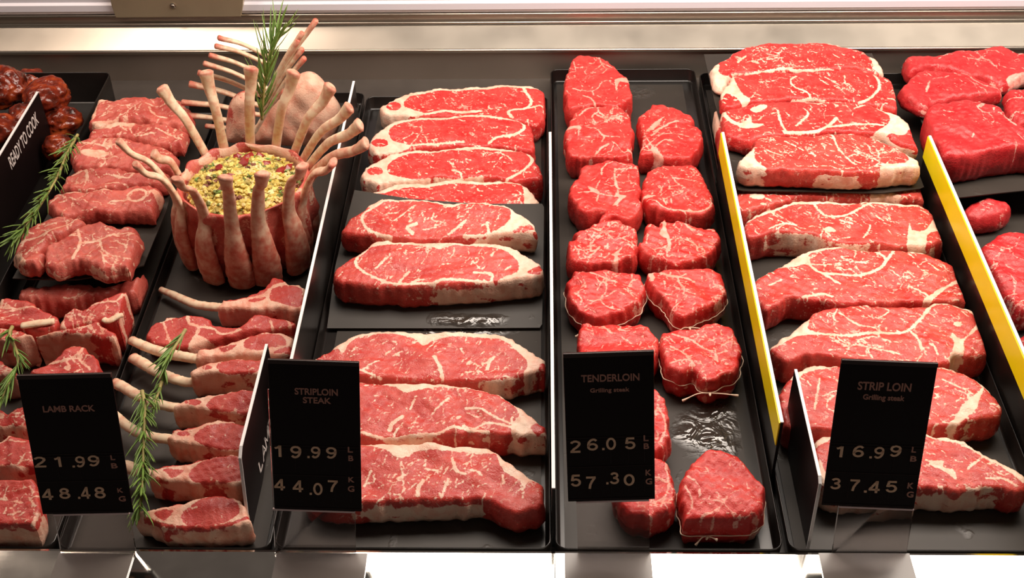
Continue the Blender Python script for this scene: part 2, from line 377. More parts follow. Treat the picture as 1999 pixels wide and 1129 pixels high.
def meat(name, crop, outline, pl, base, mat, label, cat, group, feats=(), marb=40, trees=0, seed=1, step=0.0016,
         r=0.006, bulge=0.002, und=0.0012, jit=0.0007, fatbase=False, sidefat=(), sidelean=(), angle=None, mlen=0.010, mw=0.5,
         extra=None, root=None, fibre=0.0, shrink=0.0013, clip=None, ymin=0.774):
    """a slab: traced outline of the cut face on the plane pl, rounded edge, walls down to base (height or Plane)"""
    rg = np.random.default_rng(seed)
    def h2(pts): return [pl.hit(*p)[:2] for p in px_of(crop, pts)]
    out = resample(cr_closed(h2(outline), 6), step)
    nrm = np.roll(out, -1, 0) - np.roll(out, 1, 0); nrm = np.c_[nrm[:, 1], -nrm[:, 0]]
    area2 = (out[:, 0] * np.roll(out[:, 1], -1) - np.roll(out[:, 0], -1) * out[:, 1]).sum()
    if area2 < 0: out = out[::-1].copy(); nrm = np.roll(out, -1, 0) - np.roll(out, 1, 0); nrm = np.c_[nrm[:, 1], -nrm[:, 0]]
    nrm /= np.linalg.norm(nrm, axis=1)[:, None] + 1e-12
    out = out + nrm * (wave(out, rg, jit, 0.012, 8) + wave(out, rg, jit, 0.03, 5))[:, None]
    out = out - nrm * shrink
    if clip: out[:, 0] = np.clip(out[:, 0], clip[0] + bulge * 1.6 + 0.0012, clip[1] - bulge * 1.6 - 0.0012)
    out[:, 1] = np.maximum(out[:, 1], ymin)
    if isinstance(base, Plane): base = base.up(0.0016)
    n = len(out)
    lo, hi = out.min(0), out.max(0)
    gx, gy = np.meshgrid(np.arange(lo[0], hi[0], step), np.arange(lo[1], hi[1], step * 0.9))
    gx = gx + (np.arange(gx.shape[0]) % 2)[:, None] * step * 0.5
    g = np.c_[gx.ravel(), gy.ravel()]; g = g + rg.uniform(-0.15, 0.15, g.shape) * step
    sd = sdf(g, out); g = g[sd < -step * 0.62]; dg = -sd[sd < -step * 0.62]
    allp = np.vstack([out, g]); dist = np.r_[np.zeros(n), dg]
    res = delaunay_2d_cdt([Vector(p) for p in allp], [(i, (i + 1) % n) for i in range(n)], [], 1, 1e-7)
    tv = np.array([tuple(v) for v in res[0]]); tri = res[2]
    idx = np.zeros(len(tv), int)
    for j, o in enumerate(res[3]): idx[j] = o[0] if len(o) else 0
    imap = {int(o): j for j, o in enumerate(idx)}
    D = dist[idx]
    zz = pl.z(tv[:, 0], tv[:, 1]) + wave(tv, rg, und, 0.05, 6) + wave(tv, rg, und * 0.25, 0.012, 6)
    k = np.clip(1 - D / r, 0, 1); zz -= r * 0.75 * (1 - np.sqrt(1 - k * k * 0.999))
    # fat map
    q = tv.copy(); mm = 1000.0
    f = np.full(len(q), -6.0 if fatbase else 6.0); fc = np.full(len(q), 6.0)
    for ft in feats:
        t = ft[0]
        if t in 'PC':
            s = sdf(q, cr_closed(h2(ft[1]), 5)) * mm; f = np.minimum(f, s)
            if t == 'C': fc = np.minimum(fc, s)
        elif t == 'M': f = np.maximum(f, -sdf(q, cr_closed(h2(ft[1]), 5)) * mm)
        elif t in 'OF':
            e = [(ft[1] + ft[3] * math.cos(a), ft[2] + ft[4] * math.sin(a)) for a in np.linspace(0, 2 * math.pi, 20, endpoint=False)]
            s = sdf(q, h2(e)) * mm; f = np.maximum(f, -s) if t == 'O' else np.minimum(f, s)
        elif t in 'LR':
            s = seg_dist(q, cr_open(h2(ft[2]), 6), False) * mm - ft[1]; f = np.minimum(f, s) if t == 'L' else np.maximum(f, -s)
    span = hi - lo
    strokes = []
    for _ in range(marb):
        c = g[rg.integers(len(g))]; a = (angle if angle is not None else rg.uniform(0, 3.14)) + rg.normal(0, 0.35)
        l = mlen * rg.uniform(0.35, 1.3); pts = []; p = c - l / 2 * np.array([math.cos(a), math.sin(a)])
        for _k in range(5): pts.append(p.copy()); p = p + l / 4 * np.array([math.cos(a), math.sin(a)]); a += rg.normal(0, 0.35)
        strokes.append((pts, mw * rg.uniform(0.5, 1.5)))
    for _ in range(trees):
        c = g[rg.integers(len(g))]; vein_tree(rg, c, rg.uniform(0, 6.28), min(span) * rg.uniform(0.4, 0.8), mw * 1.5, strokes)
    for pts, w in strokes:
        P_ = np.array(pts); m = ((q > P_.min(0) - 0.007) & (q < P_.max(0) + 0.007)).all(1)
        if m.any(): f[m] = np.minimum(f[m], seg_dist(q[m], P_, False) * mm - w)
    f = np.clip(f, -6, 6)
    # walls
    V = [np.c_[tv, zz]]; F = list(tri); A = [f]; AC = [fc]
    ring0 = [imap[i] for i in range(n)]; prev = ring0; cnt = len(tv)
    ztop = zz[ring0]; base_z = base.z(out[:, 0], out[:, 1]) if isinstance(base, Plane) else np.full(n, base)
    nring = 6; fo = f[ring0]; fco = fc[ring0]
    ph = wave(out, rg, 1.0, 0.05, 5)
    xf = np.zeros(n); xl = np.zeros(n)
    midrow = max(p[1] for p in outline)
    for (x0, x1) in sidefat:
        w0, w1 = h2([(x0, midrow)])[0][0], h2([(x1, midrow)])[0][0]
        xf = np.maximum(xf, np.clip(np.minimum(out[:, 0] - w0, w1 - out[:, 0]) / 0.006, -1, 1))
    for (x0, x1) in sidelean:
        w0, w1 = h2([(x0, midrow)])[0][0], h2([(x1, midrow)])[0][0]
        xl = np.maximum(xl, np.clip(np.minimum(out[:, 0] - w0, w1 - out[:, 0]) / 0.006, -1, 1))
    front = nrm[:, 1] < 0.35
    for k in range(1, nring + 1):
        t = k / nring; z = ztop + (base_z - ztop) * t
        off = bulge * math.sin(math.pi * min(1, t * 1.1)) * (1 + 0.5 * ph) - (0.003 * max(0, t - 0.8) / 0.2)
        off = off + wave(out + k * 0.004, rg, 0.0006, 0.02, 4)
        p2 = out + nrm * np.asarray(off)[:, None]
        V.append(np.c_[p2, z]); wv = wave(np.c_[out[:, 0], z], rg, 1.6, 0.03, 5)
        fk = fo + wv
        if len(sidefat): fk = np.where(front & (xf > 0), np.minimum(fk, wv * 1.2 + 0.8 - 3.0 * xf + (1.6 if k == 1 else 0)), fk)
        if len(sidelean): fk = np.where(front & (xl > 0), np.maximum(fk, 3 * xl), fk)
        A.append(np.clip(fk, -6, 6)); AC.append(fco)
        cur = list(range(cnt, cnt + n)); cnt += n
        F += [(prev[i], cur[i], cur[(i + 1) % n], prev[(i + 1) % n]) for i in range(n)]
        prev = cur
    F.append(tuple(prev[::-1]))
    V = np.vstack(V); A = np.concatenate(A); AC = np.concatenate(AC)
    c = np.array([out[:, 0].mean(), out[:, 1].mean(), float(np.min(base_z))]); V = V - c
    capf = [i for i, fa in enumerate(F) if len(fa) < 8 and AC[list(fa)].mean() < 0]
    hascap = len(capf) > 20
    rootob = root
    if hascap:
        me = bpy.data.meshes.new('tmp'); me.from_pydata([tuple(v) for v in V], [], [tuple(int(i) for i in fa) for fa in F]); me.update()
        nr = np.zeros(len(V) * 3); me.vertex_normals.foreach_get('vector', nr); nr = nr.reshape(-1, 3); bpy.data.meshes.remove(me)
        cs = set(capf)
        def sub(ids):
            used = sorted({i for j in ids for i in F[j]}); mp = {u: i for i, u in enumerate(used)}
            return V[used], [tuple(mp[i] for i in F[j]) for j in ids], A[used], nr[used]
        v1, f1, a1, n1 = sub([j for j in range(len(F)) if j not in cs]); v2, f2, a2, n2 = sub(capf)
        o = mesh_obj(name, v1, f1, mat, root, None if root else c, attrs={'fatd': a1}, normals=n1)
        o2 = mesh_obj('fat_cap', v2, f2, mat, o, attrs={'fatd': a2}, normals=n2); o2['label'] = 'creamy white fat cap'
        if root: o.location = Vector(c) - root.location
    else:
        o = mesh_obj(name, V, F, mat, root, None if root else c, attrs={'fatd': A})
        if root: o.location = Vector(c) - root.location
    if not root: tag(o, label, cat, group)
    o_out = (out, nrm, ztop, base_z, c)
    return o, o_out

def twine(o, info, t=0.45, r=0.0006, knot_frac=None, tail=0.018):
    out, nrm, zt, zb, c = info; n = len(out); st = max(1, n // 70)
    pts = []
    for i in list(range(0, n, st)) + [0]:
        p = out[i] + nrm[i] * 0.0030; pts.append((p[0] - c[0], p[1] - c[1], zt[i] + (zb[i] - zt[i]) * t - c[2]))
    v, f, _ = tube(pts, [r] * len(pts), 6, cap=False); m = MB(); m.add(v, f)
    if knot_frac is not None:                        # the two loose ends and the knot, at this outline position
        i = int(np.argmin(np.abs(out[:, 0] - knot_frac) + 100 * (nrm[:, 1] > -0.2)))
        b = np.array([out[i][0] - c[0], out[i][1] - c[1], zt[i] + (zb[i] - zt[i]) * t - c[2]]); nn = np.array([nrm[i][0], nrm[i][1], 0])
        for s in (-1, 1):
            q = [b + nn * 0.004, b + nn * 0.007 + np.array([s * tail * 0.45, 0, 0.002]), b + nn * 0.009 + np.array([s * tail, -0.002, -0.001 + 0.004 * s])]
            q = cr_open(q, 4); vv, ff, _ = tube(q, [0.0007] * (len(q) - 2) + [0.0011, 0.0017], 6); m.add(vv, ff)
        vv, ff, _ = tube([b + nn * 0.003, b + nn * 0.006, b + nn * 0.0085], [0.0009, 0.0015, 0.0008], 8); m.add(vv, ff)
    tw = m.obj('twine', M_TWINE, o, smooth=True); return tw

def bone(pts, radii, parent, name='bone', flat=0.75, tip_red=(0.0, 0.0), seed=0, label=None, seg=10, up=(0, 0, 1)):
    p = cr_open(pts, 6); n = len(p); rr = np.interp(np.linspace(0, 1, n), np.linspace(0, 1, len(radii)), radii)
    loc = np.array(parent.location) if parent else np.zeros(3)
    v, f, t = tube([q - loc for q in p], rr, seg, flat, up=up, rough=0.14, seed=seed)
    red = [tip_red[0] * max(0, 1 - k / 0.16) + tip_red[1] * max(0, (k - 0.80) / 0.20) for k in t]
    o = mesh_obj(name, v, f, M_BONE, parent, attrs={'red': red})
    if label: o['label'] = label
    return o

def sheet(name, crop, pts, pl, label, thick=0.0016, wet=(), sag=0.0, group=None, seed=0, step=0.008, kind_cat='liner', curl=None, clip=None):
    """a thin liner sheet lying on a plane"""
    rg = np.random.default_rng(seed)
    out = resample([pl.hit(*p)[:2] for p in px_of(crop, pts)], step); n = len(out)
    if clip: out[:, 0] = np.clip(out[:, 0], *clip)
    lo, hi = out.min(0), out.max(0); gx, gy = np.meshgrid(np.arange(lo[0], hi[0], step), np.arange(lo[1], hi[1], step)); g = np.c_[gx.ravel(), gy.ravel()]
    sd = sdf(g, out); g = g[sd < -step * 0.6]
    ar = (out[:, 0] * np.roll(out[:, 1], -1) - np.roll(out[:, 0], -1) * out[:, 1]).sum()
    if ar < 0: out = out[::-1]
    res = delaunay_2d_cdt([Vector(p) for p in np.vstack([out, g])], [(i, (i + 1) % n) for i in range(n)], [], 1, 1e-7)
    tv = np.array([tuple(v) for v in res[0]]); z = pl.z(tv[:, 0], tv[:, 1])
    w = np.zeros(len(tv))
    for (wc, cx, cy, rx, ry) in wet:
        q = [pl.hit(*p)[:2] for p in px_of(wc, [(cx, cy), (cx + rx, cy), (cx, cy + ry)])]
        e = ((tv[:, 0] - q[0][0]) / (q[1][0] - q[0][0])) ** 2 + ((tv[:, 1] - q[0][1]) / (q[2][1] - q[0][1])) ** 2
        w = np.maximum(w, np.clip(1.6 - e, 0, 1))
    m = len(tv); c = np.array([tv[:, 0].mean(), tv[:, 1].mean(), z.min() - thick])
    V = np.vstack([np.c_[tv, z], np.c_[tv, z - thick]]) - c
    F = [tuple(t) for t in res[2]] + [tuple(i + m for i in t[::-1]) for t in res[2]]
    imap = {o[0]: j for j, o in enumerate(res[3]) if len(o)}
    rr = [imap[i] for i in range(n)]
    F += [(rr[i], rr[i] + m, rr[(i + 1) % n] + m, rr[(i + 1) % n]) for i in range(n)]
    o = mesh_obj(name, V, F, M_LINER, None, c, smooth=False, attrs={'wet': np.r_[w, w]})
    return tag(o, label, kind_cat, group)
# ------------------------------------------------------------------ the setting: the steel case
def zrow(py, y, px=1000):
    r = ray(px, py); return EYE[2] + r[2] / r[1] * y
XL, XR = -1.75, 1.75
def struct(o): o['kind'] = 'structure'; return o
m = MB(); m.box((XL, 0.76, -0.03), (XR, 1.74, 0.0)); struct(m.obj('floor', M_DECK))
# back: low steel wall with a cove, rolled lip, sloping steel band, groove, second lip, rail
yb = 1.70
zl = zrow(98, yb)
prof = [(yb, 0.0), (yb, zl - 0.003), (yb + 0.05, zl - 0.003), (yb + 0.05, 0.0)]
m = MB(); m.prism(prof, XL, XR); struct(m.obj('wall_back', M_STEEL2))
lip = [(yb - 0.001 + 0.0032 * math.cos(a), zl + 0.0032 * math.sin(a)) for a in np.linspace(0, 2 * math.pi, 14, endpoint=False)]
m = MB(); m.prism(lip, XL, XR); struct(m.obj('trim_1', M_STEEL, smooth=True))
b0 = (yb, zrow(95, yb)); b1 = (yb + 0.0373, zrow(48, yb + 0.0373))
m = MB(); m.prism([b0, b1, (b1[0], b1[1] - 0.03), (b0[0] + 0.012, b0[1] - 0.012)], XL, XR); struct(m.obj('trim_2', M_STEEL))
zl2 = zrow(44, b1[0])
m = MB(); m.prism([(b1[0] + 0.0022 * math.cos(a), zl2 + 0.0022 * math.sin(a)) for a in np.linspace(0, 2 * math.pi, 12, endpoint=False)], XL, XR); struct(m.obj('trim_3', M_STEEL, smooth=True))
yg = b1[0] + 0.006
m = MB(); m.prism([(yg, zl2 - 0.006), (yg, zrow(28, yg)), (yg + 0.03, zrow(28, yg)), (yg + 0.03, zl2 - 0.006)], XL, XR); struct(m.obj('trim_4', M_STEEL2))
zl3 = zrow(26, yg)
m = MB(); m.prism([(yg - 0.002 + 0.0018 * math.cos(a), zl3 + 0.0018 * math.sin(a)) for a in np.linspace(0, 2 * math.pi, 12, endpoint=False)], XL, XR); struct(m.obj('trim_5', M_STEEL, smooth=True))
yr = yg + 0.004
rp = [(yr, zrow(23, yr)), (yr - 0.004, zrow(18, yr - 0.004)), (yr - 0.004, zrow(4, yr)), (yr, zrow(0, yr)), (yr, zrow(0, yr) + 0.05), (yr + 0.04, zrow(0, yr) + 0.05), (yr + 0.04, zrow(23, yr))]
m = MB(); m.prism(rp, XL, XR); struct(m.obj('trim_6', M_RAIL))
# metal bracket with a screw, over the rail at upper left
yk = yr - 0.012
def atY(px, py, y): r = ray(px, py); return EYE + r * (y / r[1])
q = [atY(*p, yk) for p in ((208, -30), (478, -30), (474, 12), (470, 33), (226, 35), (218, 14))]
m = MB(); nq = len(q)
m.add([tuple(p) for p in q] + [(p[0], p[1] + 0.011, p[2]) for p in q], [tuple(range(nq))] + [tuple(range(2 * nq - 1, nq - 1, -1))] + [(i, nq + i, nq + (i + 1) % nq, (i + 1) % nq) for i in range(nq)])
br = m.obj('bracket', M_BRACKET, bevel=0.0012); tag(br, 'beige metal bracket plate fixed over the white rail at the back of the case', 'bracket')
sc_ = atY(338, 11, yk)
m = MB(); v, f, _ = tube([sc_ + np.array([0, 0.001, 0]), sc_ + np.array([0, -0.0012, 0.0]), sc_ + np.array([0, -0.002, 0])], [0.0048, 0.0048, 0.003], 14); m.add(v, f)
m.box((sc_[0] - 0.003, sc_[1] - 0.0026, sc_[2] - 0.0006), (sc_[0] + 0.003, sc_[1] - 0.0018, sc_[2] + 0.0006))
m.obj('screw', M_STEEL, br)
# front: polished steel ledge, riser behind it
LZ = 0.030
m = MB(); m.prism([(0.60, LZ - 0.004), (0.60, LZ), (0.754, LZ), (0.757, LZ - 0.001), (0.758, LZ - 0.004), (0.758, -0.03), (0.752, -0.03), (0.752, LZ - 0.004)], XL, P(1083, 1078, LZ)[0] - 0.0004)
struct(m.obj('trim_7', M_LEDGE))
m = MB(); m.prism([(0.60, LZ - 0.004), (0.60, LZ), (0.754, LZ), (0.757, LZ - 0.001), (0.758, LZ - 0.004), (0.758, -0.03), (0.752, -0.03), (0.752, LZ - 0.004)], P(1083, 1078, LZ)[0] + 0.0004, XR)
struct(m.obj('trim_8', M_LEDGE))

# ------------------------------------------------------------------ trays
def tray(x0, x1, y0, y1, h, label, t=0.0018):
    m = MB(); R = 0.012
    def ring(off, z, rad):
        pts = []
        for cx, cy, a0 in ((x1 - R, y1 - R, 0), (x0 + R, y1 - R, 90), (x0 + R, y0 + R, 180), (x1 - R, y0 + R, 270)):
            for a in np.linspace(a0, a0 + 90, 6): pts.append((cx + (rad) * math.cos(math.radians(a)), cy + rad * math.sin(math.radians(a)), z))
        return pts
    rings = [ring(0, 0.0, R - 0.004), ring(0, 0.003, R - 0.001), ring(0, h - 0.001, R), ring(0, h, R - 0.0008), ring(0, h, R - t + 0.0005), ring(0, h - 0.001, R - t), ring(0, 0.006, R - t - 0.001), ring(0, 0.0035, R - t - 0.004)]
    n = len(rings[0]); v = [p for r_ in rings for p in r_]; f = [tuple(range(n - 1, -1, -1))]
    for k in range(len(rings) - 1):
        f += [(k * n + i, k * n + (i + 1) % n, (k + 1) * n + (i + 1) % n, (k + 1) * n + i) for i in range(n)]
    f.append(tuple((len(rings) - 1) * n + i for i in range(n)))
    c = ((x0 + x1) / 2, (y0 + y1) / 2, 0.0)
    o = mesh_obj('meat_tray', [(p[0] - c[0], p[1] - c[1], p[2]) for p in v], f, M_BLACK, None, c, smooth=True)
    bm = bmesh.new(); bm.from_mesh(o.data); bmesh.ops.recalc_face_normals(bm, faces=bm.faces); bm.to_mesh(o.data); bm.free()
    return tag(o, label, 'tray', 'long black display trays')
xA, xB, xC, xD, xS = -0.266, 0.011, 0.239, 0.508, -0.481
YF = 0.764
tray(-0.975, -0.650, YF, 1.632, 0.055, 'black tray of dark marinated meat at the far left corner')
tray(-0.644, xS - 0.003, YF, 1.600, 0.022, 'narrow black tray under the lamb shoulder and loin chops')
tray(xS + 0.001, xA - 0.002, YF, 1.625, 0.022, 'black tray under the crown roast and the lamb rib chops')
tray(xA + 0.002, xB - 0.002, YF, 1.610, 0.024, 'black tray of striploin steaks right of the lamb rib chops')
tray(xB + 0.002, xC - 0.0034, YF, 1.688, 0.024, 'black tray holding the two columns of tenderloin steaks')
tray(xC + 0.002, xD - 0.0034, YF, 1.675, 0.024, 'black tray of strip loin steaks between the two yellow dividers')
tray(xD + 0.002, 0.90, YF, 1.675, 0.022, 'black tray of deep red beef at the far right')
LB = 0.0052                                           # liner top on the tray floors
def flat_liner(x0, x1, y0, y1, label, wet=(), z=LB):
    step = 0.012; nx = max(2, int((x1 - x0) / step)); ny = max(2, int((y1 - y0) / step))
    v = []; w = []
    c = ((x0 + x1) / 2, (y0 + y1) / 2, z - 0.0012)
    wl = []
    for (px, py, rx, ry) in wet: q = P(px, py, z); wl.append((q[0], q[1], rx, ry))
    for j in range(ny + 1):
        for i in range(nx + 1):
            X = x0 + (x1 - x0) * i / nx; Y = y0 + (y1 - y0) * j / ny
            v.append((X - c[0], Y - c[1], 0.0012)); w.append(max([min(1, max(0, 1.6 - ((X - a) / rx) ** 2 - ((Y - b) / ry) ** 2)) for a, b, rx, ry in wl] + [0]))
    f = [(j * (nx + 1) + i, j * (nx + 1) + i + 1, (j + 1) * (nx + 1) + i + 1, (j + 1) * (nx + 1) + i) for j in range(ny) for i in range(nx)]
    k = len(v); v += [(X, Y, 0.0) for X, Y, _ in v]; f += [tuple(a + k for a in q[::-1]) for q in f]; w += w
    rim = [i for i in range(nx + 1)] + [(j * (nx + 1) + nx) for j in range(1, ny + 1)] + [ny * (nx + 1) + i for i in range(nx - 1, -1, -1)] + [j * (nx + 1) for j in range(ny - 1, 0, -1)]
    f += [(rim[i], rim[i] + k, rim[(i + 1) % len(rim)] + k, rim[(i + 1) % len(rim)]) for i in range(len(rim))]
    o = mesh_obj('liner_sheet', v, f, M_LINER, None, c, smooth=False, attrs={'wet': w}); return tag(o, label, 'liner', 'black liner sheets')
flat_liner(-0.636, xS - 0.012, YF + .01, 1.590, 'dark liner sheet on the floor of the lamb chop tray')
flat_liner(xS + 0.008, xA - 0.011, YF + .01, 1.615, 'dark liner sheet under the crown roast and rib chops')
flat_liner(xA + 0.020, xB - 0.012, YF + .01, 1.600, 'dark liner sheet on the floor of the striploin tray', wet=[(905, 636, 0.075, 0.02)])
flat_liner(xB + 0.012, xC - 0.022, YF + .01, 1.672, 'dark wet liner sheet under the tenderloin steaks', wet=[(1385, 840, 0.04, 0.045), (1240, 180, 0.03, 0.02)])
flat_liner(xC + 0.012, xD - 0.012, YF + .01, 1.655, 'dark liner sheet on the floor of the strip loin tray')
flat_liner(xD + 0.012, 0.89, YF + .01, 1.655, 'dark liner sheet on the floor of the far right beef tray')

# ------------------------------------------------------------------ dividers and side signs
def board(name, x, y0, y1, z0, z1, th, label, cat, edge=M_WHITE, faces=None, lean=0.0, group=None):
    e = empty(name, (x, (y0 + y1) / 2, z0), label, cat, group)
    h = (y1 - y0) / 2
    m = MB(); m.box((-th / 2, -h, 0), (th / 2, h, z1 - z0 - 0.0015)); m.obj('panel', M_BLACK, e)
    m = MB(); m.box((-th / 2 - 0.0002, -h, z1 - z0 - 0.0015), (th / 2 + 0.0002, h, z1 - z0)); o = m.obj('top_edge', edge, e); o['label'] = 'thin white top edge'
    return e
board('tray_divider', xA, 0.93, 1.526, 0.0, 0.100, 0.0028, 'tall black divider with a white top edge between lamb and striploin steaks', 'divider', group='upright dividers between the trays')
board('tray_divider', xB, 0.785, 1.408, 0.0, 0.090, 0.0030, 'black divider with a pale top edge between striploin and tenderloin steaks', 'divider', M_WHITE, group='upright dividers between the trays')
for xx, y0, y1, lab in ((xC, 0.863, 1.391, 'divider with a yellow band between tenderloin and strip loin steaks'), (xD, 0.80, 1.381, 'divider with a yellow band between strip loin steaks and the far right beef')):
    e = board('tray_divider', xx, y0, y1, 0.0, 0.100, 0.0030, lab, 'divider', group='upright dividers between the trays')
    h = (y1 - y0) / 2
    m = MB(); v = [(-0.0015, -h, 0.066), (-0.0015, h, 0.066), (-0.0015, h, 0.0985), (-0.0015, -h, 0.0985)]
    m.box((-0.0028, -h, 0.066), (-0.00152, h, 0.0985)); o = m.obj('yellow_band', M_YELLOW, e); o['label'] = 'plain bright yellow band'

def text_mesh(body, bold=0.0):
    cu = bpy.data.curves.new('lettering', 'FONT'); cu.body = body; cu.offset = bold; cu.size = 1.0; cu.resolution_u = 4; cu.extrude = 0.0
    ob = bpy.data.objects.new('lettering', cu); COL.objects.link(ob)
    bpy.context.view_layer.update()
    me = bpy.data.meshes.new_from_object(ob.evaluated_get(bpy.context.evaluated_depsgraph_get()))
    bpy.data.objects.remove(ob); bpy.data.curves.remove(cu)
    v = np.array([tuple(p.co) for p in me.vertices]); f = [tuple(p.vertices) for p in me.polygons]
    bpy.data.meshes.remove(me)
    return v[:, :2], f
def put_text(body, lo, hi, M, mat, parent, name, bold=0.012, lift=0.0005):
    """lettering fitted into the box lo..hi of the card's own plane; M maps (u,v,lift) to the parent's space"""
    v, f = digit_mesh(body) if name == 'price_digit' or body == 'LAMB' else text_mesh(body, bold); a, b = v.min(0), v.max(0)
    uv = (v - a) / (b - a) * (np.array(hi) - np.array(lo)) + np.array(lo)
    V = [tuple(M @ Vector((p[0], p[1], lift))) for p in uv]
    n = len(V); V += [tuple(M @ Vector((p[0], p[1], 0.0001))) for p in uv]
    F = list(f) + [tuple(i + n for i in q[::-1]) for q in f]
    return mesh_obj(name, V, F, mat, parent, smooth=False)
def arc(cx, cy, rx, ry, a0, a1, n=18): return [(cx + rx * math.cos(math.radians(a)), cy + ry * math.sin(math.radians(a))) for a in np.linspace(a0, a1, n)]
SW = 0.105
GLYPH = {'0': [arc(.5, .7, .36, .595, 0, 360, 40)], '1': [[(.62, 0), (.62, 1.4)], [(.25, 1.08), (.46, 1.16), (.62, 1.36)]],
    '2': [arc(.5, 1.0, .35, .295, 165, -20, 20) + [(.62, .62), (.36, .40), (.18, .12)], [(.06, .10), (.92, .10)]],
    '3': [arc(.47, 1.03, .30, .265, 160, -85, 22), arc(.47, .41, .36, .305, 88, -165, 26), [(.36, .73), (.52, .73)]],
    '4': [[(.68, 0), (.68, 1.4)], [(.66, 1.34), (.12, .44)], [(.02, .38), (.96, .38)]],
    '5': [[(.86, 1.295), (.22, 1.295)], [(.26, 1.33), (.17, .66)], arc(.49, .47, .36, .365, 140, -160, 26)],
    '6': [arc(.5, .43, .36, .33, 0, 360, 36), arc(.60, .62, .46, .675, 195, 80, 18) + [(.84, 1.14)]],
    '7': [[(.08, 1.295), (.93, 1.295)], [(.86, 1.27), (.60, .85), (.44, .45), (.38, 0)]],
    '8': [arc(.5, 1.03, .29, .265, 0, 360, 32), arc(.5, .41, .36, .305, 0, 360, 36)]}
GLYPH.update({'L': [[(.12, 1.4), (.12, 0)], [(.02, .1), (.85, .1)]], 'A': [[(0, 0), (.5, 1.4), (1, 0)], [(.2, .45), (.8, .45)]], 'M': [[(.05, 0), (.05, 1.4)], [(.05, 1.36), (.55, .25), (1.05, 1.36)], [(1.05, 1.4), (1.05, 0)]],
    'B': [[(.12, 0), (.12, 1.4)], [(.1, 1.3)] + arc(.45, 1.02, .32, .28, 90, -90, 12) + [(.1, .74)], [(.1, .72)] + arc(.5, .41, .34, .31, 90, -90, 12) + [(.1, .1)]]})
GLYPH['9'] = [[(1 - x, 1.4 - y) for x, y in st_] for st_ in GLYPH['6']]
def digit_mesh(body):
    V = []; F = []; x0 = 0.0; adv = 0.0
    for ch in body:
        x0 += adv; adv = 1.45 if ch.isdigit() else 1.15
        if ch == '.':
            k = len(V); V += [(0, 0), (.22, 0), (.22, .22), (0, .22)]; F.append((k, k + 1, k + 2, k + 3)); x0 = 0.34; adv = 0.0; continue
        for st_ in GLYPH[ch]:
            p = np.array(st_, float); d = np.gradient(p, axis=0); d /= np.linalg.norm(d, axis=1)[:, None]; nn = np.c_[-d[:, 1], d[:, 0]]
            if np.allclose(p[0], p[-1]): nn[0] = nn[-1] = (nn[0] + nn[-1]) / np.linalg.norm(nn[0] + nn[-1])
            k = len(V); a = p + nn * SW; b = p - nn * SW
            for q, w in zip(a, b): V += [(q[0] + x0, q[1]), (w[0] + x0, w[1])]
            F += [(k + 2 * i + 1, k + 2 * i + 3, k + 2 * i + 2, k + 2 * i) for i in range(len(p) - 1)]
    return np.array(V), F
def side_sign(x, poly_yz, th, label, text, tbox, group=None, toppts=2, edge_to=0):
    """an upright black plastic sign standing front to back, its outline given as (y,z) points; white edge along its first edges"""
    y0 = min(p[0] for p in poly_yz); z0 = min(p[1] for p in poly_yz)
    e = empty('side_sign', (x, y0, z0), label, 'sign', group)
    pr = [(p[0] - y0, p[1] - z0) for p in poly_yz]
    m = MB(); m.prism(pr, -th / 2, th / 2); m.obj('panel', M_CARD, e)
    m = MB()
    for i in range(edge_to):
        a, b = Vector((0, *pr[i])), Vector((0, *pr[i + 1])); d = (b - a).normalized(); nn = Vector((0, -d.z, d.y))
        c = Vector((0, sum(p[0] for p in pr) / len(pr), sum(p[1] for p in pr) / len(pr)))
        if (a - c).dot(nn) < 0: nn = -nn
        vs = [p + Vector((sx * (th / 2 + 0.0002), 0, 0)) + nn * k for k in (0, 0.0010) for p in (a, b) for sx in (-1, 1)]
        m.add(vs, [(0, 1, 3, 2), (4, 6, 7, 5), (0, 4, 5, 1), (2, 3, 7, 6), (0, 2, 6, 4), (1, 5, 7, 3)])
    o = m.obj('edge', M_WHITE, e); o['label'] = 'white sign edge'
    if text:
        Mx = Matrix(((0, 0, 1, th / 2), (1, 0, 0, -y0), (0, 1, 0, -z0), (0, 0, 0, 1)))
        put_text(text, tbox[0], tbox[1], Mx, M_WLETTER, e, 'lettering', 0.012)
    return e
side_sign(-0.709, [(1.20, 0.102), (1.499, 0.100), (1.499, 0.006), (1.20, 0.006)], 0.0028, 'black upright sign reading READY TO COOK in front of the marinated meat', 'READY TO COOK', ((1.355, 0.067), (1.472, 0.086)), 'upright side signs', edge_to=1)
side_sign(-0.296, [(0.976, 0.100), (0.828, 0.100), (0.818, 0.094), (0.795, 0.0055), (0.86, 0.0055), (0.976, 0.03)], 0.0026, 'black upright sign starting LAM at the right end of the lamb rib chops', 'LAMB', ((0.862, 0.0195), (0.932, 0.037)), 'upright side signs', edge_to=3)
side_sign(0.264, [(0.938, 0.100), (0.792, 0.100), (0.786, 0.096), (0.781, 0.0055), (0.90, 0.0055), (0.938, 0.04)], 0.0026, 'black upright sign left of the strip loin price card, its side blank', None, None, 'upright side signs', edge_to=3)

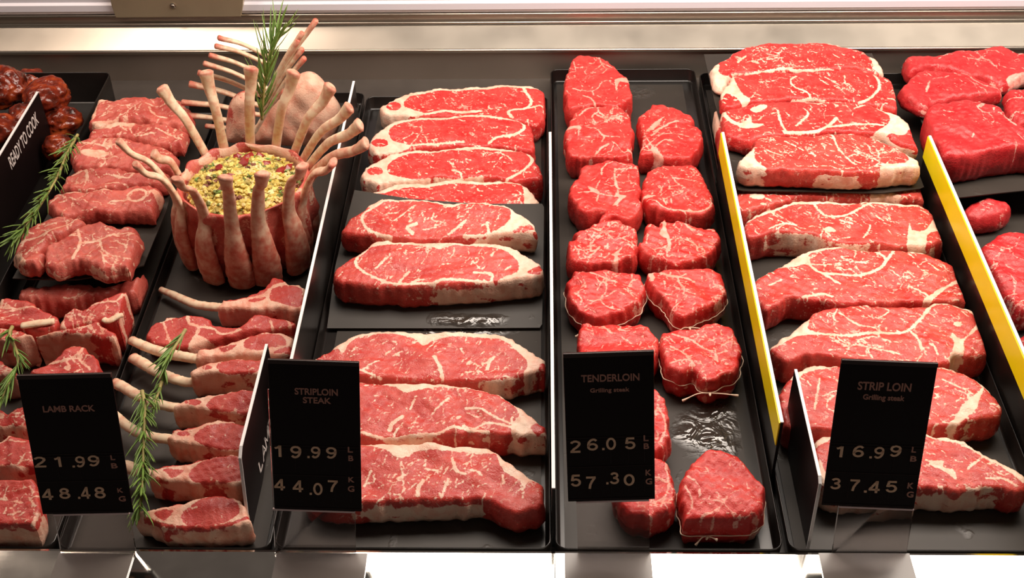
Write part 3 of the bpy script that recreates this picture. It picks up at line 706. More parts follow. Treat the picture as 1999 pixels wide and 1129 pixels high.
# ------------------------------------------------------------------ price cards on acrylic stands
LEAN = math.radians(20)
NRM = np.array([0.0, -math.cos(LEAN), math.sin(LEAN)])
def price_sign(label, corners, stand, texts, foot=None):
    TL, TR, BL, BR = corners
    cxp = (stand[0] + stand[1]) / 2
    B0 = P(cxp, 1080, LZ) + np.array([0, -0.004, 0.0005])
    pl_ = lambda p: hit_plane(p[0], p[1], B0, NRM)
    tl, tr, bl, brr = map(pl_, corners)
    ux = (tr - tl) / np.linalg.norm(tr - tl) + (brr - bl) / np.linalg.norm(brr - bl); ux /= np.linalg.norm(ux)
    uy = np.cross(NRM, ux); w = (np.linalg.norm(tr - tl) + np.linalg.norm(brr - bl)) / 2; h = ((tl - bl).dot(uy) + (tr - brr).dot(uy)) / 2
    cen = (tl + tr + bl + brr) / 4
    e = empty('price_sign', B0, label, 'price sign', 'black price cards on clear stands')
    # card frame (origin at card centre) inside the empty's space
    M = Matrix((( ux[0], uy[0], NRM[0], cen[0] - B0[0]), (ux[1], uy[1], NRM[1], cen[1] - B0[1]), (ux[2], uy[2], NRM[2], cen[2] - B0[2]), (0, 0, 0, 1)))
    m = MB(); m.box((-w / 2, -h / 2, -0.0016), (w / 2, h / 2, 0.0), M)
    m.obj('card', M_CARD, e, bevel=0.0005)
    m = MB()
    m.box((-w / 2, h / 2 - 0.0035, -0.0024), (w / 2, h / 2 + 0.0008, 0.0014), M); o = m.obj('folded_top', M_FOLD, e, bevel=0.0006)
    m = MB(); hs = h
    for yy in (h / 2 - 0.56 * h, h / 2 - 0.58 * h, h / 2 - 0.76 * h, h / 2 - 0.985 * h): m.box((-w / 2 + 0.001, yy, 0.0), (w / 2 - 0.001, yy + 0.0003, 0.0005), M)
    for xx in (-0.24, 0.0, 0.20, 0.38):
        m.box((xx * w, -h * 0.24, 0.0), (xx * w + 0.0002, -h * 0.10, 0.0003), M); m.box((xx * w, -h * 0.44, 0.0), (xx * w + 0.0002, -h * 0.31, 0.0003), M)
    m.obj('price_flap', M_FOLD, e)
    Mi = np.array(M.to_3x3().transposed())
    def loc(p): q = pl_(p) - cen; return (q.dot(ux), q.dot(uy))
    for (crop, body, x0, y0, x1, y1, kind) in texts:
        a, b = px_of(crop, [(x0, y0), (x1, y1)])
        # follow the tilt of the card: map the centre, keep the pixel size
        c = loc(((a[0] + b[0]) / 2, (a[1] + b[1]) / 2)); s = w / ((TR[0] - TL[0] + BR[0] - BL[0]) / 2)
        hw, hh = (b[0] - a[0]) / 2 * s, (b[1] - a[1]) / 2 * s * 1.03
        nm, mt = (('price_digit', M_DIGIT) if kind == 'd' else ('lettering', M_LETTER if kind == 't' else M_DIGIT))
        if kind == 'u': nm = 'unit_letter'; mt = M_LETTER
        put_text(body, (c[0] - hw, c[1] - hh), (c[0] + hw, c[1] + hh), M, mt, e, nm, 0.018 if kind != 's' else 0.008, 0.0009)
    # clear stand: leaning plate behind the card and a grey foot painting its reflection on the ledge
    s0, s1 = loc((stand[0], 1076)), loc((stand[1], 1076))
    sw = abs(s1[0] - s0[0]) / 2; sc = (s0[0] + s1[0]) / 2
    yb_ = (B0 - cen).dot(uy)
    m = MB(); m.box((sc - sw, yb_ - 0.002, -0.0040), (sc + sw, h * 0.30, -0.0022), M); m.obj('stand_plate', M_GLASS, e)
    m = MB(); m.box((sc - sw, yb_ - 0.002, -0.0022), (sc + sw, -h / 2 - 0.002, -0.0006), M); m.obj('front_lip', M_GLASS, e)
    m = MB(); m.box((sc - sw, -h / 2 - 0.0018, -0.0024), (sc + sw, -h / 2 - 0.0002, 0.0004), M); o = m.obj('lip_edge', M_LIP_GLINT, e); o['label'] = 'edge of the clear stand, its catch of light painted pale'
    f0, f1 = (foot or stand); a = P(f0, 1082, LZ); b = P(f1, 1082, LZ)
    m = MB(); m.box((a[0] - B0[0], -0.075, 0.0), (b[0] - B0[0], 0.002, 0.0018)); m.obj('foot_reflection', M_FOOT_REFL, e)
    return e
def D(c, rows): return [(c, b, *q, k) for b, q, k in rows]
price_sign('black price card reading LAMB RACK 21.99 at the far left', [(35, 736), (219, 728), (81, 1003), (258, 1003)], (117, 263), D('c', [
    ('LAMB RACK', (240, 174, 522, 210), 't'), ('2', (190, 455, 255, 518), 'd'), ('1', (302, 455, 338, 515), 'd'), ('.9', (398, 452, 470, 518), 'd'), ('9', (488, 448, 550, 512), 'd'),
    ('L', (612, 448, 636, 476), 'u'), ('B', (616, 492, 650, 522), 'u'), ('4', (232, 632, 293, 698), 'd'), ('8', (328, 628, 388, 692), 'd'), ('.4', (428, 622, 498, 692), 'd'), ('8', (522, 622, 583, 690), 'd'),
    ('K', (650, 630, 680, 656), 'u'), ('G', (657, 674, 695, 705), 'u')]), (117, 263))
price_sign('black price card reading STRIPLOIN STEAK 19.99 in front of the striploin tray', [(525, 703), (700, 708), (533, 993), (707, 1000)], (536, 694), D('c', [
    ('STRIPLOIN', (1630, 80, 1865, 118), 't'), ('STEAK', (1675, 129, 1828, 164), 't'), ('1', (1517, 392, 1555, 460), 'd'), ('9', (1605, 395, 1665, 468), 'd'), ('.9', (1698, 398, 1770, 468), 'd'), ('9', (1802, 402, 1860, 470), 'd'),
    ('L', (1922, 402, 1950, 435), 'u'), ('B', (1925, 450, 1953, 482), 'u'), ('4', (1515, 578, 1575, 645), 'd'), ('4', (1617, 585, 1675, 655), 'd'), ('.0', (1710, 598, 1783, 672), 'd'), ('7', (1812, 585, 1868, 655), 'd'),
    ('K', (1925, 568, 1958, 600), 'u'), ('G', (1922, 617, 1958, 652), 'u')]), (541, 718))
price_sign('black price card reading TENDERLOIN Grilling steak 26.05 before the tenderloin tray', [(1098, 692), (1274, 686), (1110, 980), (1281, 975)], (1128, 1268), D('t', [
    ('TENDERLOIN', (170, 866, 592, 922), 't'), ('Grilling steak', (235, 967, 520, 1008), 't')]) + D('f', [('2', (1452, 365, 1510, 438), 'd'), ('6', (1545, 355, 1605, 425), 'd'), ('.0', (1628, 350, 1705, 422), 'd'), ('5', (1755, 348, 1812, 418), 'd'),
    ('L', (1857, 337, 1885, 372), 'u'), ('B', (1858, 382, 1888, 415), 'u'), ('5', (1455, 553, 1512, 625), 'd'), ('7', (1540, 563, 1595, 638), 'd'), ('.3', (1650, 540, 1722, 612), 'd'), ('0', (1747, 550, 1808, 620), 'd'),
    ('K', (1868, 528, 1900, 562), 'u'), ('G', (1868, 575, 1905, 612), 'u')]), (1102, 1270))
price_sign('black price card reading STRIP LOIN Grilling steak 16.99 at the right', [(1634, 705), (1820, 708), (1612, 985), (1795, 997)], (1626, 1771), D('i', [
    ('STRIP LOIN', (1065, 46, 1355, 94), 't'), ('Grilling steak', (1092, 115, 1318, 155), 't'), ('1', (942, 395, 980, 462), 'd'), ('6', (1035, 393, 1097, 462), 'd'), ('.9', (1130, 400, 1207, 470), 'd'), ('9', (1240, 392, 1302, 460), 'd'),
    ('L', (1360, 402, 1385, 435), 'u'), ('B', (1352, 452, 1387, 485), 'u'), ('3', (912, 572, 968, 640), 'd'), ('7', (1018, 580, 1072, 650), 'd'), ('.4', (1100, 588, 1185, 660), 'd'), ('5', (1218, 588, 1280, 658), 'd'),
    ('K', (1337, 600, 1370, 635), 'u'), ('G', (1332, 648, 1370, 684), 'u')]), (1597, 1774))
# ------------------------------------------------------------------ upper liner sheets (laid over the meat of the layer below)
MAT3 = plane(385, 0.0525, 642, 0.0090, 880)          # striploin tray
MAT5 = plane(125, 0.056, 375, 0.050, 1600)           # strip loin tray
MAT6 = plane(120, 0.030, 380, 0.050, 1900)           # far right
MAT1 = plane(190, 0.040, 535, 0.054, 150)            # lamb shoulder
sheet('liner_sheet', 'x', [(692, 371), (800, 388), (930, 398), (1062, 398), (1061, 500), (1058, 640), (900, 641), (745, 641), (632, 641), (645, 560), (670, 455)], MAT3, 'black liner sheet over the back striploin steaks, carrying two steaks', wet=[('e', 900, 695, 260, 30)], clip=(-0.258, 0.0065), group='black liner sheets')
sheet('liner_sheet', 'x', [(1374, 106), (1500, 104), (1712, 104), (1745, 180), (1790, 285), (1823, 355), (1800, 368), (1722, 377), (1590, 374), (1440, 372), (1420, 290), (1395, 200)], MAT5, 'black liner sheet under the four rear strip loin steaks', clip=(0.246, 0.4995), group='black liner sheets')
sheet('liner_sheet', 'x', [(1758, 130), (2080, 120), (2120, 368), (1999, 372), (1940, 378), (1872, 386), (1840, 330), (1800, 240)], MAT6, 'black liner sheet carrying the far right rear beef pieces', clip=(0.514, 0.85), group='black liner sheets')
sheet('liner_sheet', 'x', [(-30, 545), (0, 543), (60, 545), (150, 546), (230, 533), (300, 512), (318, 440), (345, 330), (370, 205), (180, 205), (120, 300), (60, 420), (-10, 520)], MAT1, 'black liner sheet under the lamb shoulder chops', clip=(-0.640, -0.487), group='black liner sheets')

TS = 'striploin steaks in a column between the white edged dividers'
def strip(crop, outl, pl, base, label, feats, seed, **k):
    kw = dict(marb=70, trees=2, step=0.0016, r=0.005, angle=0.9, mlen=0.009, mw=0.42, bulge=0.0016, clip=(-0.2622, 0.0072)); kw.update(k)
    return meat('striploin_steak', crop, outl, pl, base, kw.pop('mat', M_STRIP), label, 'steak', TS, feats, seed=seed, **kw)
# rear group of four
strip('d', [(395, 587), (470, 545), (600, 497), (760, 482), (960, 468), (1140, 460), (1255, 478), (1305, 508), (1330, 560), (1342, 590), (1300, 650), (1250, 690), (1150, 672), (960, 652), (700, 645), (540, 640), (430, 628)],
      plane(163, 0.050, 238, 0.039), LB, 'striploin steak rearmost in its column, against the steel back wall', [
      ('C', [(395, 587), (470, 545), (600, 497), (760, 480), (960, 466), (1140, 458), (1255, 478), (1290, 500), (1240, 492), (1140, 482), (960, 490), (760, 502), (610, 520), (545, 550), (540, 590), (650, 628), (540, 642), (430, 630)]),
      ('O', 475, 585, 42, 20), ('L', 2.2, [(640, 628), (780, 616), (960, 614)]), ('L', 2.0, [(1190, 485), (1235, 555), (1200, 600), (1110, 615), (1130, 650)]), ('L', 1.6, [(1200, 600), (1280, 585)])], 11, mat=M_BACK, angle=2.6)
strip('d', [(338, 775), (370, 735), (420, 700), (470, 662), (560, 645), (760, 634), (960, 624), (1080, 640), (1180, 665), (1238, 700), (1252, 770), (1250, 830), (1180, 828), (1060, 812), (900, 806), (700, 815), (540, 830), (400, 856), (345, 830)],
      plane(222, 0.053, 292, 0.042), LB, 'striploin steak second from the steel back wall', [
      ('C', [(340, 775), (420, 700), (470, 660), (560, 643), (760, 632), (960, 622), (1080, 638), (1200, 675), (1080, 660), (960, 648), (760, 654), (560, 668), (470, 705), (450, 740), (475, 775), (560, 795), (540, 820), (400, 850), (345, 830)]),
      ('O', 400, 790, 48, 24), ('L', 1.8, [(540, 798), (700, 795), (860, 782)]), ('L', 2.0, [(1180, 670), (1195, 710), (1150, 738), (1050, 755), (1000, 790)])], 12, mat=M_BACK, angle=2.6)
strip('d', [(292, 952), (350, 900), (450, 850), (560, 827), (760, 815), (960, 800), (1100, 815), (1210, 838), (1258, 872), (1285, 930), (1298, 985), (1200, 1000), (1100, 992), (960, 980), (760, 982), (540, 1000), (400, 1015), (312, 992)],
      plane(285, 0.054, 352, 0.045), LB, 'striploin steak third from the steel back wall', [
      ('C', [(292, 952), (350, 900), (450, 850), (560, 825), (760, 813), (960, 798), (1100, 812), (1180, 830), (1100, 836), (960, 824), (760, 836), (570, 850), (480, 878), (442, 915), (455, 960), (560, 988), (540, 1003), (400, 1015), (312, 992)]),
      ('O', 372, 945, 45, 24), ('L', 2.6, [(540, 996), (700, 988), (960, 976)]), ('L', 2.0, [(1210, 845), (1240, 890), (1190, 935), (1100, 985)]), ('L', 1.5, [(800, 935), (840, 945), (850, 975)])], 13, mat=M_BACK, angle=2.6)
strip('d', [(342, 1058), (420, 1030), (520, 1008), (760, 992), (960, 988), (1150, 1000), (1220, 1030), (1265, 1080), (1275, 1112), (1200, 1135), (800, 1135), (500, 1120), (400, 1095)],
      plane(350, 0.047, 400, 0.0425), LB, 'striploin steak half hidden under the upper black liner sheet', [
      ('C', [(342, 1058), (420, 1030), (520, 1006), (760, 990), (960, 986), (1150, 998), (1200, 1020), (1150, 1020), (960, 1012), (760, 1022), (560, 1035), (420, 1062)]),
      ('P', [(1180, 1010), (1260, 1080), (1280, 1115), (1200, 1130), (1195, 1060)])], 14, mat=M_BACK, angle=2.6)
# two on the sloping sheet
strip('e', [(185, 190), (215, 140), (265, 108), (330, 60), (385, 28), (440, 14), (600, 20), (800, 34), (980, 40), (1090, 52), (1160, 88), (1230, 130), (1255, 160), (1264, 212), (1150, 216), (1000, 226), (860, 240), (700, 252), (540, 250), (400, 240), (310, 225), (230, 220)],
      MAT3.up(0.034), MAT3, 'striploin steak lying rearmost on the upper black liner sheet', [
      ('C', [(330, 60), (385, 28), (440, 12), (600, 18), (800, 32), (980, 38), (1090, 50), (1160, 88), (1230, 130), (1255, 160), (1262, 200), (1180, 212), (1080, 216), (1010, 214), (1090, 165), (1118, 120), (1105, 75), (980, 58), (860, 52), (790, 68), (720, 46), (600, 38), (440, 34), (380, 62), (345, 70)]),
      ('L', 1.8, [(430, 25), (350, 80), (305, 120), (312, 170), (360, 208), (460, 238)]), ('M', [(1130, 205), (1210, 165), (1250, 192), (1180, 206)]), ('L', 1.4, [(860, 228), (1000, 220), (1240, 210)]),
      ('L', 2.4, [(600, 160), (552, 185), (580, 210)]), ('L', 1.8, [(870, 145), (820, 190), (780, 220)]), ('L', 1.1, [(580, 70), (480, 140)]), ('L', 1.0, [(640, 190), (710, 178)]), ('L', 1.4, [(990, 150), (1000, 215)]), ('L', 0.9, [(700, 100), (690, 140), (740, 150)])],
      15, sidefat=[(905, 1275)], sidelean=[(120, 420)], marb=90)
strip('e', [(148, 405), (180, 372), (225, 345), (300, 297), (380, 254), (500, 250), (700, 258), (900, 258), (1060, 262), (1180, 310), (1270, 360), (1296, 388), (1292, 448), (1180, 470), (1040, 482), (900, 497), (700, 507), (540, 514), (400, 505), (250, 498), (165, 485), (140, 450)],
      MAT3.up(0.036), MAT3, 'striploin steak lying foremost on the upper black liner sheet', [
      ('C', [(300, 297), (380, 252), (500, 248), (700, 256), (900, 256), (1060, 260), (1180, 308), (1270, 358), (1297, 390), (1294, 450), (1180, 470), (1050, 478), (1075, 455), (1150, 430), (1165, 380), (1105, 322), (1000, 287), (860, 280), (770, 290), (725, 302), (680, 290), (560, 276), (400, 282), (320, 302), (270, 345)]),
      ('L', 1.8, [(325, 300), (272, 345), (272, 390), (330, 440), (430, 475), (520, 490), (700, 495)]), ('M', [(1210, 435), (1240, 410), (1290, 388), (1282, 440)]), ('L', 1.9, [(700, 492), (760, 472), (900, 474), (1020, 480)]),
      ('L', 1.5, [(560, 420), (520, 460), (500, 490)]), ('L', 1.6, [(430, 355), (400, 390), (375, 410)]), ('L', 1.6, [(920, 430), (1010, 435), (1015, 470)]), ('L', 1.1, [(640, 470), (570, 480)])],
      16, sidefat=[(690, 1330)], sidelean=[(100, 560)], marb=110)
# three in front
strip('e', [(25, 905), (120, 850), (200, 800), (300, 755), (500, 747), (760, 748), (960, 755), (1090, 775), (1180, 820), (1260, 870), (1330, 922), (1338, 955), (1200, 1002), (1050, 1030), (900, 1033), (600, 1024), (290, 1014), (120, 975), (40, 935)],
      plane(645, 0.050, 744, 0.040), LB, 'striploin steak just in front of the wet bare strip of liner', [
      ('C', [(120, 850), (200, 800), (300, 753), (500, 745), (760, 746), (960, 753), (1090, 773), (1180, 818), (1260, 868), (1332, 922), (1310, 942), (1210, 1000), (1192, 985), (1212, 930), (1165, 872), (1060, 802), (900, 786), (760, 790), (690, 802), (640, 828), (590, 792), (500, 776), (335, 776), (250, 802), (195, 875), (175, 855)]),
      ('M', [(1280, 945), (1330, 925), (1340, 950), (1290, 975)]), ('L', 1.2, [(290, 970), (400, 1012)]), ('L', 2.0, [(700, 900), (732, 960), (745, 1012)]), ('L', 1.7, [(1030, 893), (1000, 930), (992, 962)]), ('L', 1.1, [(390, 915), (310, 965)]), ('L', 1.3, [(848, 848), (862, 872)]),
      ('L', 1.7, [(1210, 1000), (1050, 1028), (950, 1032)]), ('L', 1.0, [(480, 840), (430, 880)])], 17, marb=110)
strip('f', [(-20, 120), (0, 70), (60, 45), (300, 38), (500, 40), (740, 45), (840, 55), (920, 65), (1050, 105), (1110, 135), (1200, 195), (1270, 250), (1328, 292), (1332, 338), (1150, 342), (1040, 335), (900, 338), (720, 345), (480, 362), (300, 362), (100, 355), (0, 270)],
      plane(745, 0.050, 855, 0.041), LB, 'striploin steak second from the front of its column', [
      ('C', [(0, 70), (60, 45), (300, 36), (500, 38), (740, 43), (840, 53), (920, 63), (1050, 103), (1110, 133), (1200, 193), (1270, 248), (1330, 292), (1300, 335), (1200, 340), (1130, 330), (1132, 275), (1170, 218), (1100, 142), (1000, 102), (880, 77), (760, 72), (640, 87), (545, 108), (480, 72), (400, 52), (300, 50), (0, 90)]),
      ('M', [(1235, 295), (1285, 272), (1322, 300), (1275, 338)]), ('L', 1.5, [(1130, 272), (1040, 240), (960, 200), (880, 190)]), ('L', 1.3, [(1130, 290), (1000, 270), (920, 300), (860, 290)]), ('L', 2.3, [(525, 235), (470, 275), (455, 305)]), ('L', 1.2, [(480, 330), (500, 300)]),
      ('L', 1.8, [(300, 325), (420, 352), (560, 345), (720, 328), (800, 300), (900, 312), (1000, 320)]), ('L', 1.2, [(600, 130), (570, 190)]), ('L', 1.2, [(690, 220), (760, 150), (780, 130)]), ('L', 1.0, [(880, 215), (940, 240)])], 18, marb=110, sidefat=[(1100, 1340)])
strip('f', [(-10, 440), (100, 385), (300, 378), (500, 375), (740, 380), (980, 393), (1042, 425), (1120, 480), (1200, 535), (1316, 613), (1327, 680), (1300, 735), (1200, 772), (1120, 770), (1060, 735), (1000, 705), (920, 695), (860, 705), (700, 708), (560, 708), (400, 716), (300, 722), (100, 715), (0, 640)],
      plane(862, 0.047, 985, 0.040), LB, 'foremost striploin steak, right behind its price card', [
      ('C', [(0, 420), (100, 383), (300, 376), (500, 373), (740, 378), (982, 392), (1046, 428), (1052, 442), (960, 440), (800, 427), (620, 427), (560, 452), (500, 467), (440, 432), (380, 407), (300, 392), (100, 400)]),
      ('P', [(1050, 435), (1120, 478), (1200, 533), (1316, 613), (1280, 602), (1222, 592), (1195, 640), (1170, 592), (1090, 542), (1060, 492)]), ('L', 0.9, [(1195, 600), (1190, 690)]), ('L', 2.0, [(640, 590), (612, 640), (610, 680)]), ('L', 1.3, [(350, 540), (312, 620)]),
      ('L', 1.7, [(800, 470), (820, 535), (870, 560)]), ('L', 1.2, [(870, 530), (930, 540), (960, 560)]), ('L', 1.1, [(780, 580), (740, 680)]), ('L', 1.5, [(1080, 560), (1085, 600)]), ('L', 1.2, [(650, 520), (720, 530)]), ('L', 1.2, [(540, 560), (500, 580)])],
      19, marb=130, sidefat=[(300, 985)], bulge=0.003)

# ------------------------------------------------------------------ tenderloin
TT = 'tenderloin steaks in two columns'
def tender(crop, outl, pl, label, feats, seed, **k):
    kw = dict(marb=40, trees=5, step=0.0015, r=0.0048, bulge=0.002, clip=(0.0148, 0.2338), und=0.0018, jit=0.0009, mlen=0.008, mw=0.30); kw.update(k)
    return meat('tenderloin_steak', crop, outl, pl, LB, M_TENDER, label, 'steak', TT, feats, seed=seed, **kw)
tender('r', [(45, 340), (75, 240), (110, 140), (160, 85), (230, 78), (380, 92), (470, 130), (540, 190), (600, 265), (655, 310), (680, 400), (655, 480), (560, 540), (450, 545), (340, 540), (200, 560), (90, 560), (60, 450)], plane(107, 0.052, 208, 0.048),
       'rearmost tenderloin steak of the left column', [('P', [(520, 315), (600, 300), (655, 310), (655, 340), (560, 335), (540, 395), (525, 390)]), ('L', 0.9, [(130, 380), (230, 400), (310, 405), (370, 375), (400, 330), (480, 325)]), ('L', 0.8, [(310, 405), (325, 445)]), ('L', 0.8, [(370, 100), (400, 160), (440, 215), (400, 260)]), ('L', 0.7, [(400, 145), (520, 205)]), ('L', 0.7, [(400, 160), (330, 220)]), ('L', 1.2, [(230, 455), (310, 490), (340, 540)]), ('L', 0.7, [(140, 150), (155, 210)])], 31, trees=3)
tender('r', [(58, 800), (75, 730), (100, 660), (150, 600), (260, 560), (350, 548), (480, 540), (580, 560), (650, 620), (685, 700), (695, 790), (680, 860), (680, 970), (620, 1010), (500, 1035), (380, 1025), (300, 1010), (180, 1020), (90, 980), (60, 880)], plane(205, 0.052, 308, 0.045),
       'second tenderloin steak from the back of the left column', [('P', [(75, 745), (120, 728), (185, 725), (205, 760), (190, 775), (150, 755), (80, 775)]), ('L', 0.9, [(190, 760), (185, 830)]), ('L', 1.1, [(190, 635), (260, 590), (350, 565), (370, 600), (430, 640), (450, 690)]), ('L', 0.9, [(370, 600), (310, 640), (340, 690)]), ('L', 1.0, [(260, 745), (340, 755), (390, 810), (420, 840), (400, 880)]), ('L', 0.7, [(420, 832), (560, 835)]), ('L', 1.2, [(460, 900), (380, 940), (335, 1000)]), ('P', [(635, 920), (685, 960), (670, 975), (640, 950)])], 32, trees=3)
tender('r', [(725, 690), (760, 610), (830, 570), (860, 540), (950, 540), (1080, 560), (1180, 610), (1250, 650), (1240, 700), (1300, 750), (1330, 830), (1325, 880), (1270, 960), (1210, 1020), (1080, 1030), (960, 1030), (890, 985), (840, 970), (770, 985), (740, 950), (760, 900), (770, 820), (750, 750)], plane(204, 0.050, 308, 0.043),
       'rearmost tenderloin steak of the right column', [('P', [(800, 790), (890, 690), (960, 650), (980, 640), (930, 700), (880, 760)]), ('L', 1.6, [(870, 790), (960, 740), (1040, 700), (1100, 690)]), ('L', 1.0, [(790, 820), (840, 880), (880, 920), (960, 880), (1050, 880)]), ('P', [(860, 930), (900, 920), (920, 970), (970, 1020), (940, 1030), (880, 985)]), ('L', 1.0, [(850, 830), (920, 780)])], 33)
tender('s', [(98, 300), (130, 250), (175, 220), (190, 160), (220, 115), (340, 70), (480, 55), (600, 62), (720, 110), (745, 150), (748, 260), (760, 330), (750, 400), (775, 470), (745, 540), (660, 600), (600, 610), (520, 570), (450, 600), (370, 625), (380, 570), (420, 520), (300, 545), (200, 530), (130, 440), (100, 370)], plane(312, 0.051, 428, 0.044),
       'third tenderloin steak from the back of the left column, with bright forked veins', [('L', 1.2, [(520, 130), (520, 220), (530, 280), (550, 340), (545, 390)]), ('L', 1.0, [(440, 90), (400, 150), (400, 210)]), ('L', 0.9, [(520, 130), (620, 130), (730, 150)]), ('P', [(540, 360), (565, 380), (620, 385), (610, 410), (540, 460), (495, 465), (550, 415), (520, 400)]), ('P', [(270, 290), (340, 315), (370, 340), (355, 355), (310, 335)]), ('L', 1.0, [(350, 345), (420, 375), (520, 400)]), ('L', 0.8, [(300, 335), (180, 358)]), ('L', 0.9, [(350, 310), (380, 255)]), ('L', 0.7, [(560, 350), (700, 340)]), ('L', 0.8, [(370, 360), (350, 425)])], 34, trees=2)
tender('s', [(765, 370), (770, 290), (800, 200), (860, 140), (950, 100), (1080, 80), (1200, 95), (1290, 125), (1330, 180), (1370, 260), (1400, 350), (1432, 430), (1420, 490), (1370, 530), (1250, 545), (1100, 545), (960, 525), (850, 490), (790, 440)], plane(318, 0.050, 420, 0.043),
       'second tenderloin steak from the back of the right column', [('P', [(770, 385), (840, 372), (905, 378), (850, 395), (775, 405)]), ('L', 1.2, [(880, 440), (960, 490), (1080, 515), (1200, 520), (1350, 510), (1410, 450), (1400, 410)]), ('L', 0.8, [(1030, 205), (1070, 250), (1110, 300)]), ('L', 0.7, [(960, 125), (1010, 145)]), ('L', 0.8, [(1060, 230), (1250, 255)]), ('L', 0.9, [(960, 420), (990, 470)])], 35, marb=70)
tender('s', [(85, 850), (90, 800), (140, 765), (140, 720), (200, 705), (280, 670), (350, 630), (450, 600), (560, 600), (620, 640), (700, 690), (730, 750), (725, 880), (700, 940), (640, 960), (570, 985), (500, 1010), (420, 1005), (280, 1015), (170, 1005), (100, 970)], plane(432, 0.049, 520, 0.042),
       'fourth tenderloin steak in the left column, its edge ragged and veined', [('L', 1.3, [(210, 690), (300, 695), (400, 705), (520, 720)]), ('P', [(490, 910), (540, 880), (590, 850), (560, 900), (600, 920), (545, 930), (550, 1000), (500, 1000), (520, 940)]), ('L', 1.2, [(380, 850), (330, 910), (280, 950)]), ('L', 1.0, [(590, 780), (660, 810), (700, 840)]), ('L', 0.9, [(220, 890), (300, 870)]), ('L', 0.9, [(380, 940), (430, 950), (470, 900)])], 36, marb=110, trees=7)
tender('s', [(735, 800), (770, 770), (790, 740), (800, 650), (850, 625), (900, 640), (920, 660), (950, 590), (990, 585), (1020, 620), (1100, 615), (1200, 640), (1330, 660), (1430, 680), (1480, 730), (1492, 800), (1440, 880), (1340, 950), (1200, 1000), (1080, 1010), (950, 980), (880, 960), (800, 900), (750, 860)], plane(428, 0.049, 516, 0.042),
       'third tenderloin steak of the right column with a pale fat seam down its middle', [('L', 2.2, [(975, 620), (975, 700), (1005, 760), (1020, 820), (1010, 890)]), ('P', [(930, 740), (960, 690), (1000, 720), (990, 770), (950, 760)]), ('L', 1.2, [(1150, 640), (1220, 690), (1260, 690)]), ('L', 0.9, [(1180, 770), (1260, 830), (1280, 890), (1320, 890)]), ('L', 0.8, [(1340, 790), (1420, 825)]), ('L', 0.7, [(1360, 680), (1430, 720)]), ('L', 1.0, [(830, 680), (860, 640)]), ('L', 1.2, [(990, 870), (1000, 940)])], 37, marb=80)
o, inf = tender('t', [(55, 210), (65, 170), (100, 120), (170, 100), (300, 95), (420, 98), (540, 105), (610, 130), (640, 200), (635, 270), (590, 340), (500, 390), (400, 430), (300, 450), (220, 430), (140, 390), (80, 310)], plane(525, 0.050, 622, 0.043),
       'tied tenderloin steak of the left column, second row behind the price card', [('L', 1.0, [(235, 120), (300, 150), (360, 175), (430, 190)]), ('L', 0.9, [(350, 180), (350, 260), (315, 295), (325, 340), (370, 375), (450, 385)]), ('L', 0.9, [(180, 170), (200, 230), (140, 260)]), ('L', 0.8, [(350, 290), (420, 265), (480, 290)]), ('L', 0.8, [(540, 130), (540, 210), (490, 210)]), ('L', 0.7, [(540, 180), (590, 170)]), ('L', 0.8, [(510, 265), (560, 290)]), ('L', 1.0, [(120, 270), (170, 310), (160, 360)])], 38, trees=6)
twine(o, inf, 0.42, knot_frac=P(1158, 615, .03)[0])
o, inf = tender('t', [(645, 130), (690, 95), (760, 82), (900, 85), (1100, 92), (1190, 120), (1230, 180), (1240, 260), (1200, 320), (1080, 390), (990, 430), (900, 445), (830, 400), (790, 330), (740, 270), (690, 240), (660, 180)], plane(520, 0.050, 626, 0.044),
       'tied tenderloin steak of the right column, pointed at the front', [('L', 1.6, [(740, 95), (810, 135), (870, 150), (950, 160), (1000, 180)]), ('L', 1.0, [(880, 155), (890, 210), (925, 250)]), ('L', 0.9, [(780, 180), (785, 240)]), ('P', [(660, 120), (690, 110), (710, 160), (680, 190)]), ('L', 0.8, [(890, 150), (940, 125)]), ('L', 0.8, [(880, 280), (860, 350)])], 39, trees=6)
twine(o, inf, 0.40, knot_frac=P(1342, 625, .03)[0])
o, inf = tender('t', [(142, 560), (155, 500), (200, 480), (320, 482), (460, 478), (600, 485), (680, 540), (735, 610), (740, 680), (700, 760), (600, 800), (450, 810), (250, 800), (150, 760), (140, 640)], plane(627, 0.050, 715, 0.045),
       'tenderloin steak half hidden behind the top of its price card', [('L', 1.2, [(300, 470), (340, 520), (390, 570)]), ('L', 0.8, [(440, 540), (520, 550)]), ('L', 0.9, [(470, 590), (540, 640)]), ('L', 0.8, [(200, 540), (280, 560)])], 40, trees=5)
o, inf = tender('t', [(748, 580), (765, 545), (810, 545), (890, 520), (1000, 522), (1040, 510), (1090, 492), (1180, 487), (1260, 520), (1320, 590), (1360, 680), (1345, 770), (1300, 850), (1230, 890), (1150, 912), (1080, 905), (1000, 860), (880, 855), (800, 820), (765, 720), (750, 650)], plane(630, 0.051, 742, 0.046),
       'tied tenderloin steak beside the top right corner of the tenderloin price card', [('L', 1.2, [(835, 565), (950, 600), (1060, 670), (1150, 715), (1170, 770)]), ('L', 1.3, [(830, 660), (920, 720), (960, 770), (1000, 810)]), ('L', 0.9, [(820, 790), (900, 775), (960, 780)]), ('L', 0.9, [(1150, 720), (1240, 690)]), ('L', 0.8, [(900, 700), (960, 680)])], 41, trees=7, marb=80)
twine(o, inf, 0.36, knot_frac=P(1385, 752, .03)[0], tail=0.030)
